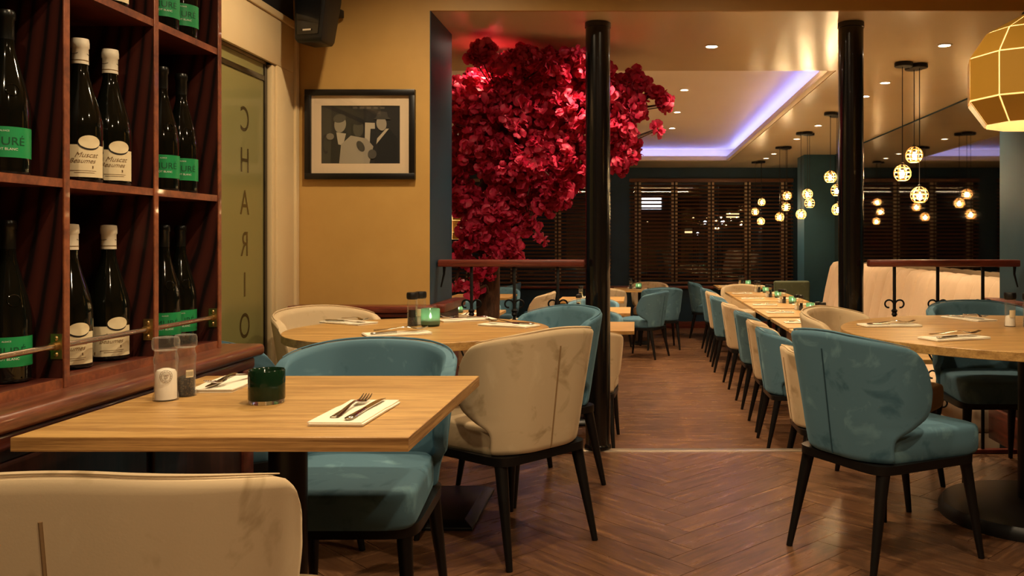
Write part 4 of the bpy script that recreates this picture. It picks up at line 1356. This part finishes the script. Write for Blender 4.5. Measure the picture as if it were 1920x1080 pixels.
for (x, y, p, s, lb) in ((-0.95, 3.55, 1.0, 2.75, 'front room downlight over the picture table'), (0.35, 3.35, 0.8, 2.75, 'front room downlight over the open floor'), (-0.25, 1.75, 1.0, 2.75, 'front room downlight beside the square table'),
                         (1.2, 1.8, 0.8, 2.75, 'front room downlight over the right of the open floor'), (-0.55, 0.15, 1.0, 2.75, 'front room downlight above the beige chair'), (0.8, 0.0, 0.8, 2.75, 'front room downlight behind the large table')):
    downlight(x, y, CF, lb, kf * p, s, 0.8, group='front room downlights')

# ------------------------------------------------------------------ banquette along the mirror
def build_banquette():
    y0, y1 = 5.12, 11.0
    t = thing('banquette', 'long cream leather banquette with channelled back under the mirror', 'banquette', (2.3, (y0 + y1) / 2, FB))
    oy = (y0 + y1) / 2
    link('plinth', B().box(-0.30, 0.40, y0 - oy, y1 - oy, 0.0, 0.30).mesh('plinth', 'cream_leather', bev=0.006), t)
    n = 5
    ln = (y1 - y0) / n
    seat = B().box(-0.34, 0.14, -ln / 2 + 0.003, ln / 2 - 0.003, 0.30, 0.46).mesh('seat_cushion', 'cream_leather', bev=0.035, seg=4)
    for k in range(n):
        link('seat_cushion', seat, t, (0, y0 + ln * (k + 0.5) - oy, 0))
    # channels of the leaning back, each a padded vertical roll
    w = 0.30
    m = int((y1 - y0) / w)
    w = (y1 - y0) / m
    prof = [(0.02, 0.44), (0.0, 0.50), (0.02, 0.62), (0.055, 0.82), (0.095, 1.00), (0.12, 1.10), (0.16, 1.155), (0.23, 1.17), (0.32, 1.15), (0.40, 1.10), (0.42, 1.0)]
    rows = []
    for i in range(9):
        s = -1 + 2 * i / 8
        puff = 0.026 * (1 - abs(s) ** 5)
        row = []
        for j, (x, z) in enumerate(prof):
            a, b = prof[max(j - 1, 0)], prof[min(j + 1, len(prof) - 1)]
            tx, tz = b[0] - a[0], b[1] - a[1]
            ll = sqrt(tx * tx + tz * tz)
            nx, nz = -tz / ll, tx / ll
            row.append((x + nx * (puff - 0.026), s * w / 2, z + nz * (puff - 0.026)))
        row += [(0.42, s * w / 2, 0.44)]
        rows.append(row)
    g = B()
    g.grid(rows)
    nn = len(rows[0])
    ch = g.mesh('back_channel', 'cream_leather', ang=60, fix=False)
    bm = bmesh.new(); bm.from_mesh(ch)
    bmesh.ops.holes_fill(bm, edges=[e for e in bm.edges if e.is_boundary], sides=0)
    bmesh.ops.recalc_face_normals(bm, faces=bm.faces[:])
    bm.to_mesh(ch); bm.free()
    ch.set_sharp_from_angle(angle=radians(60))
    for k in range(m):
        link('back_channel', ch, t, (0, y0 + w * (k + 0.5) - oy, 0))
build_banquette()

# ------------------------------------------------------------------ furniture of the back room
ZB = FB + 0.757
def small_table_parts(sx, sy):
    return [('tabletop', square_top(sx, sy, 0.757, 0.026))] + pedestal(0.757, 0.03, 'square', 0.12, 0.026)
TB = small_table_parts(0.74, 0.84)
TA = small_table_parts(0.74, 0.74)
nth = ('first', 'second', 'third', 'fourth', 'fifth', 'sixth', 'seventh', 'eighth', 'ninth')
row_y = [5.36, 6.24, 7.14, 8.13, 9.08, 10.03, 11.0, 12.75]
for k, y in enumerate(row_y):
    x = 1.53
    spawn('dining_table', 'rectangular oak table in the long row by the banquette, %s from the platform' % nth[k], 'table', TB, (x, y, FB), 0, 'tables along the banquette')
    lbl = 'on the %s banquette table from the platform' % nth[k]
    gg = 'tableware of the banquette row'
    tag(link('napkin', NAPKIN, None, (x - 0.20, y - 0.02, ZB + 0.0005), (0, 0, pi / 2)), 'folded napkin at the aisle side ' + lbl, 'napkin', gg)
    tag(link('knife', KNIFE, None, (x - 0.20, y - 0.03, ZB + NAP_H), (0, 0, pi / 2)), 'knife at the aisle side ' + lbl, 'knife', gg)
    tag(link('fork', FORK, None, (x - 0.20, y + 0.01, ZB + NAP_H + 0.001), (0, 0, pi / 2)), 'fork at the aisle side ' + lbl, 'fork', gg)
    tag(link('napkin', NAPKIN, None, (x + 0.22, y + 0.02, ZB + 0.0005), (0, 0, -pi / 2)), 'folded napkin at the banquette side ' + lbl, 'napkin', gg)
    spawn('candle_holder', 'small lit green candle holder ' + lbl, 'candle holder', CANDLE, (x + 0.13 if k else 1.60, y + (0.22 if k else -0.16), ZB), 0, gg)
    spawn('pepper_mill', 'pepper mill ' + lbl, 'mill', DM['pepper'], (x + 0.05, y + 0.27, ZB), 0, gg)
    spawn('salt_mill', 'salt mill ' + lbl, 'mill', DM['salt'], (x + 0.02, y + 0.33, ZB), 0, gg)
gc = 'chairs along the banquette tables'
row = [('beige', 5.07, 1.13, 1, 0.0), ('blue', 6.14, 1.13, 1, 0.02), ('beige', 6.74, 1.14, 1, 0.0), ('blue', 7.62, 1.14, 1, 0.0), ('beige', 8.62, 1.13, 1, 0.02), ('blue', 9.68, 1.10, 1, -0.03), ('beige', 10.52, 1.12, 1, 0.0), ('blue', 11.35, 1.12, 1, 0.02)]
cnt = {'blue': 0, 'beige': 0}
for c, y, x, fx, fy in row:
    lb = '%s velvet dining chair in the aisle row, %s %s one from the platform' % (c, nth[cnt[c]], c)
    cnt[c] += 1
    chair(c, lb, x, y, fx, fy, FB, gc)
chair('beige', 'beige velvet dining chair across the row at its window end', 1.42, 11.98, -0.25, -1, FB, gc)
chair('blue', 'blue velvet dining chair against the window sill at the end of the row', 1.05, 12.95, 1, -0.1, FB, gc)

def olive_chair():
    t = thing('olive_chair', 'olive upholstered square-backed chair in front of the far pier', 'chair', (2.10, 11.62, FB), 0)
    link('backrest', B().box(-0.24, 0.24, 0.16, 0.26, 0.42, 0.88).mesh('backrest', 'olive_velvet', bev=0.03, seg=4), t)
    link('seat', B().box(-0.24, 0.24, -0.22, 0.20, 0.36, 0.47).mesh('seat', 'olive_velvet', bev=0.025, seg=4), t)
    for sx in (-1, 1):
        for y in (-0.18, 0.2):
            link('leg', B().tube([(sx * 0.20, y, 0.37), (sx * 0.22, y * 1.1, 0)], [0.02, 0.011], 10).mesh('leg', 'black_metal'), t)
olive_chair()

# tables and chairs on the tree side
def side_table(x, y, lab, cands=True):
    spawn('dining_table', 'square oak table ' + lab, 'table', TA, (x, y, FB), 0, 'tables on the tree side')
    gg = 'tableware of the tree side tables'
    for dy, rz, sd in ((-0.2, 0, 'near'), (0.2, pi, 'far')):
        for nm, me, dx, dz in (('napkin', NAPKIN, 0.12 if dy < 0 else -0.12, 0.0005), ('fork', FORK, (0.12 if dy < 0 else -0.12) - 0.015, NAP_H + 0.001), ('knife', KNIFE, (0.12 if dy < 0 else -0.12) + 0.02, NAP_H)):
            tag(link(nm, me, None, (x + dx, y + dy, ZB + dz), (0, 0, rz)), '%s on the %s side of the table %s' % (nm, sd, lab), nm, gg)
    if cands:
        spawn('candle_holder', 'lit green candle holder on the table ' + lab, 'candle holder', CANDLE, (x - 0.02, y + 0.04, ZB), 0, gg)
        spawn('pepper_mill', 'pepper mill on the table ' + lab, 'mill', DM['pepper'], (x - 0.13, y - 0.02, ZB), 0, gg)
        spawn('salt_mill', 'salt mill on the table ' + lab, 'mill', DM['salt'], (x - 0.13, y + 0.07, ZB), 0, gg)
side_table(-0.38, 6.86, 'behind the left column')
side_table(-0.42, 8.44, 'second along the aisle from the left column')
side_table(-0.50, 10.05, 'third along the aisle from the left column')
side_table(0.06, 12.1, 'by the window between two blue chairs')
side_table(-1.62, 8.1, 'nearest behind the tree trunk')
side_table(-1.85, 10.6, 'further behind the tree trunk')
side_table(-2.55, 12.6, 'under the distant brass lamp')
gt = 'chairs on the tree side'
chair('beige', 'beige velvet dining chair half hidden behind the left column', -0.36, 6.20, 0.0, 1, FB, gt)
chair('blue', 'blue velvet dining chair on the far side of the table behind the left column', -0.38, 7.38, 0.0, -1, FB, gt)
chair('beige', 'beige velvet dining chair on the near side of the second aisle table', -0.42, 7.97, 0.0, 1, FB, gt)
chair('blue', 'blue velvet dining chair on the far side of the second aisle table', -0.44, 8.96, 0.0, -1, FB, gt)
chair('beige', 'beige velvet dining chair on the near side of the third aisle table', -0.48, 9.56, 0.0, 1, FB, gt)
chair('blue', 'blue velvet dining chair on the aisle with its back to the passage', 0.10, 10.75, -0.75, 0.35, FB, gt)
chair('beige', 'beige velvet dining chair tucked beside a blue one near the window', -0.36, 11.55, 0.3, 1, FB, gt)
chair('blue', 'blue velvet dining chair at the aisle end of the window table', 0.33, 11.62, -0.15, 1, FB, gt)
chair('beige', 'beige velvet dining chair on the window side of the window table', 0.2, 12.65, 0.0, -1, FB, gt)
chair('beige', 'beige velvet dining chair on the near side of the table behind the tree trunk', -1.55, 7.55, 0.1, 1, FB, gt)
chair('blue', 'blue velvet dining chair on the far side of the table behind the tree trunk', -1.62, 8.66, 0.0, -1, FB, gt)
chair('beige', 'beige velvet dining chair on the aisle side of the table further behind the tree', -1.25, 10.5, -1, 0.1, FB, gt)
chair('blue', 'blue velvet dining chair on the window side of the table further behind the tree', -1.75, 11.2, 0.1, -1, FB, gt)
chair('blue', 'blue velvet dining chair beside the table under the distant brass lamp', -1.95, 12.7, -1, 0.0, FB, gt)

# ------------------------------------------------------------------ flowering tree
def build_tree():
    rnd = random.Random(21)
    base = Vector((-0.965, 5.78, FB))
    t = thing('flowering_tree', 'artificial tree with crimson blossoms behind the left railing', 'tree', base)
    L = lambda p: Vector(p) - base
    P = lambda x, y, Y: px(x, y, Y)
    trunk = [L(base), L(P(915, 560, 5.78)), L(P(918, 480, 5.77)), L(P(908, 400, 5.76)), L(P(915, 340, 5.75)), L(P(930, 285, 5.72))]
    def smooth(pts, n=5):
        out = []
        for i in range(len(pts) - 1):
            p0, p1, p2, p3 = pts[max(i - 1, 0)], pts[i], pts[i + 1], pts[min(i + 2, len(pts) - 1)]
            for k in range(n):
                s = k / n
                out.append(0.5 * ((2 * p1) + (p2 - p0) * s + (2 * p0 - 5 * p1 + 4 * p2 - p3) * s * s + (3 * p1 - p0 - 3 * p2 + p3) * s ** 3))
        out.append(pts[-1])
        return out
    tp = smooth(trunk)
    link('trunk', B().tube(tp, [0.085 - 0.045 * i / (len(tp) - 1) + 0.004 * rnd.uniform(-1, 1) for i in range(len(tp))], 12).mesh('trunk', 'bark', ang=70), t)
    link('planter', B().lathe([(0.16, 0.0), (0.20, 0.30), (0.205, 0.32), (0.185, 0.32), (0.18, 0.28)], 28).mesh('planter', 'black_plastic', ang=50), t)
    lobes = [  # pixel centre, pixel radii, depth, depth radius, count
        (905, 96, 26, 27, 4.98, 0.06, 26), (965, 110, 62, 24, 5.12, 0.08, 34), (1060, 120, 60, 30, 5.16, 0.08, 40), (1010, 110, 40, 16, 5.1, 0.06, 16),
        (890, 190, 60, 55, 5.45, 0.28, 150), (960, 215, 90, 80, 5.5, 0.35, 260), (1060, 200, 75, 75, 5.5, 0.35, 210), (900, 270, 60, 50, 5.5, 0.3, 110), (985, 300, 90, 55, 5.45, 0.3, 170), (1055, 300, 60, 60, 5.45, 0.3, 120), (960, 160, 95, 40, 5.35, 0.22, 120),
        (1030, 355, 48, 40, 5.4, 0.2, 60), (1040, 375, 30, 22, 5.4, 0.1, 20), (960, 350, 50, 45, 5.5, 0.2, 70),
        (1190, 152, 24, 18, 5.5, 0.1, 26), (1182, 195, 32, 28, 5.5, 0.14, 40), (1155, 235, 40, 42, 5.5, 0.2, 54), (1172, 285, 28, 36, 5.5, 0.13, 52), (1125, 285, 45, 38, 5.5, 0.2, 40), (1246, 195, 8, 16, 5.45, 0.04, 9), (1234, 243, 4, 5, 5.45, 0.02, 3), (1225, 175, 8, 6, 5.45, 0.03, 3), (1120, 170, 50, 60, 5.5, 0.25, 80),
        (862, 340, 24, 70, 5.5, 0.12, 30), (897, 375, 20, 30, 5.55, 0.1, 16), (935, 395, 40, 30, 5.5, 0.12, 30), (895, 445, 32, 35, 5.55, 0.1, 34), (945, 445, 34, 40, 5.5, 0.12, 44), (985, 415, 20, 22, 5.5, 0.06, 8), (1012, 445, 9, 9, 5.45, 0.02, 3), (1000, 405, 12, 10, 5.45, 0.03, 3),
        (870, 475, 24, 22, 5.6, 0.08, 14), (960, 475, 26, 20, 5.5, 0.1, 14), (905, 510, 30, 22, 5.58, 0.06, 16), (892, 545, 14, 18, 5.56, 0.05, 7), (855, 530, 10, 10, 5.6, 0.03, 3)]
    g = B()
    for (cx, cy, rx, ry, Y, rY, n) in lobes:
        if n < 6: 
            a = P(940 if cx > 900 else 915, 430, 5.6)
        elif cx < 950 and cy > 360:
            a = P(912, cy + 10, 5.76)
        else:
            a = P(930, 290, 5.72)
        b = P(cx, cy, Y)
        mid = (a + b) / 2 + Vector((rnd.uniform(-0.06, 0.06), rnd.uniform(-0.05, 0.05), 0.05))
        pts = smooth([L(a), L(mid), L(b)], 5)
        bm_ = B().tube(pts, [0.018 - 0.013 * i / (len(pts) - 1) for i in range(len(pts))], 6).mesh('branch', 'bark', ang=70)
        link('branch', bm_, t)
        for k in range(3):
            e = L(P(cx + rnd.uniform(-1, 1) * rx * 0.9, cy + rnd.uniform(-1, 1) * ry * 0.9, Y + rnd.uniform(-1, 1) * rY))
            s = pts[rnd.randrange(len(pts) // 2, len(pts))]
            g.tube(smooth([s, (s + e) / 2 + Vector((0, 0, rnd.uniform(-0.03, 0.04))), e], 3), 0.0032, 4)
    tw = link('twigs', g.mesh('twigs', 'twig', ang=70), t); tw['kind'] = 'stuff'
    # blossoms: ruffled clusters of petals
    def blossom(seed, np_):
        r = random.Random(seed)
        g = B()
        for _ in range(np_):
            d = Vector((r.gauss(0, 1), r.gauss(0, 1), r.gauss(0, 1)))
            d.normalize()
            u = d.cross(Vector((r.uniform(-1, 1), r.uniform(-1, 1), r.uniform(-1, 1)))); u.normalize()
            w = d.cross(u)
            s = r.uniform(0.020, 0.030)
            c = d * r.uniform(0.004, 0.02)
            rows = []
            for i in range(4):
                row = []
                for j in range(4):
                    a, b = (j / 3 - 0.5) * 2, i / 3
                    wd = s * (0.35 + 0.75 * sin(pi * min(1, 0.18 + 0.74 * b)))
                    cup = 0.3 * s * (a * a) + 0.18 * s * sin(3 * a + r.uniform(-0.7, 0.7)) * b
                    row.append(c + d * (b * s * 1.25 - 0.25 * s * a * a * b) + u * (a * wd) + w * (cup + 0.5 * s * b * b))
                rows.append(row)
            g.grid(rows)
        return g
    var = [blossom(100 + i, 9) for i in range(6)]
    varm = [v.mesh('blossom', 'blossom', ang=80, fix=False) for v in var]
    spots = []
    for (cx, cy, rx, ry, Y, rY, n) in lobes:
        for _ in range(max(2, int(n * 0.9))):
            while True:
                a, b, c = rnd.uniform(-1, 1), rnd.uniform(-1, 1), rnd.uniform(-1, 1)
                if a * a + b * b + c * c <= 1: break
            p = P(cx + a * rx, cy + b * ry, Y + c * rY)
            zmax = (SOF - 0.075) if p.y < 6.12 else TRAY - 0.06
            if p.z > zmax: p.z = zmax - rnd.uniform(0, 0.03)
            if p.y < 5.08 and p.x < XJ + 0.12: p.x = XJ + 0.12 + rnd.uniform(0, 0.05)
            if p.y < 4.72: p.y = 4.75
            spots.append((p, cy < 130 or n < 17))
    spots.sort(key=lambda s: s[0].y - (0.4 if s[1] else 0))
    rest = B()
    for i, (p, _) in enumerate(spots):
        k = rnd.randrange(6)
        s = rnd.uniform(0.85, 1.35)
        R = (rnd.uniform(0, 6.28), rnd.uniform(0, 6.28), rnd.uniform(0, 6.28))
        if i < 300:
            link('blossom', varm[k], t, L(p), R, (s, s, s))
        else:
            from mathutils import Euler
            M = Matrix.Translation(L(p)) @ Euler(R).to_matrix().to_4x4() @ Matrix.Scale(s, 4)
            rest.add([M @ Vector(v) for v in var[k].v], var[k].f)
    o = link('blossom_mass', rest.mesh('blossom_mass', 'blossom', ang=80, fix=False), t)
    o['kind'] = 'stuff'
build_tree()

# ------------------------------------------------------------------ lights of the street beyond the blinds
def build_street():
    Y = 26.0
    n = 0
    for x, y, r, m in ((1322, 417, 0.055, 'street_white'), (1354, 417, 0.05, 'street_white'), (1308, 438, 0.045, 'street_white'), (1214, 417, 0.03, 'street_amber'), (1300, 409, 0.03, 'street_amber'), (1391, 416, 0.03, 'street_amber'), (1345, 431, 0.035, 'street_amber')):
        p = px(x, y, Y)
        t = thing('street_lamp', 'bright street lamp seen through the blind' if m == 'street_white' else 'amber street lamp seen through the blind', 'street lamp', (p.x, Y, -0.6), 0, 'street lamps outside')
        link('post', B().tube([(0, 0, 0), (0, 0, p.z + 0.6 - r)], 0.03, 8).mesh('post', 'black_metal'), t)
        link('globe', B().lathe([(0.005, p.z + 0.6 - r), (r * 0.8, p.z + 0.6 - r * 0.6), (r, p.z + 0.6), (r * 0.8, p.z + 0.6 + r * 0.6), (0.005, p.z + 0.6 + r)], 12).mesh('globe', m), t)
    for x0, x1, y0, y1, m, lb in ((1203, 1240, 371, 392, 'street_white', 'bright white lit window of a building across the street'), (1362, 1386, 400, 408, 'street_amber', 'amber lit window of a building across the street'), (1284, 1298, 430, 440, 'street_amber', 'low amber lit window across the street')):
        a, b = px(x0, y0, Y + 4), px(x1, y1, Y + 4)
        t = thing('far_building', lb, 'building', ((a.x + b.x) / 2, Y + 4, -0.6), 0, 'buildings across the street')
        w, h = (b.x - a.x) / 2, 0
        link('facade', B().box(-w - 0.25, w + 0.25, 0.03, 0.4, 0, 5.0).mesh('facade', 'dark_wall', smooth=False), t)
        link('lit_window', B().box(-w, w, 0.0, 0.03, b.z + 0.6, a.z + 0.6).mesh('lit_window', m, smooth=False), t)
build_street()
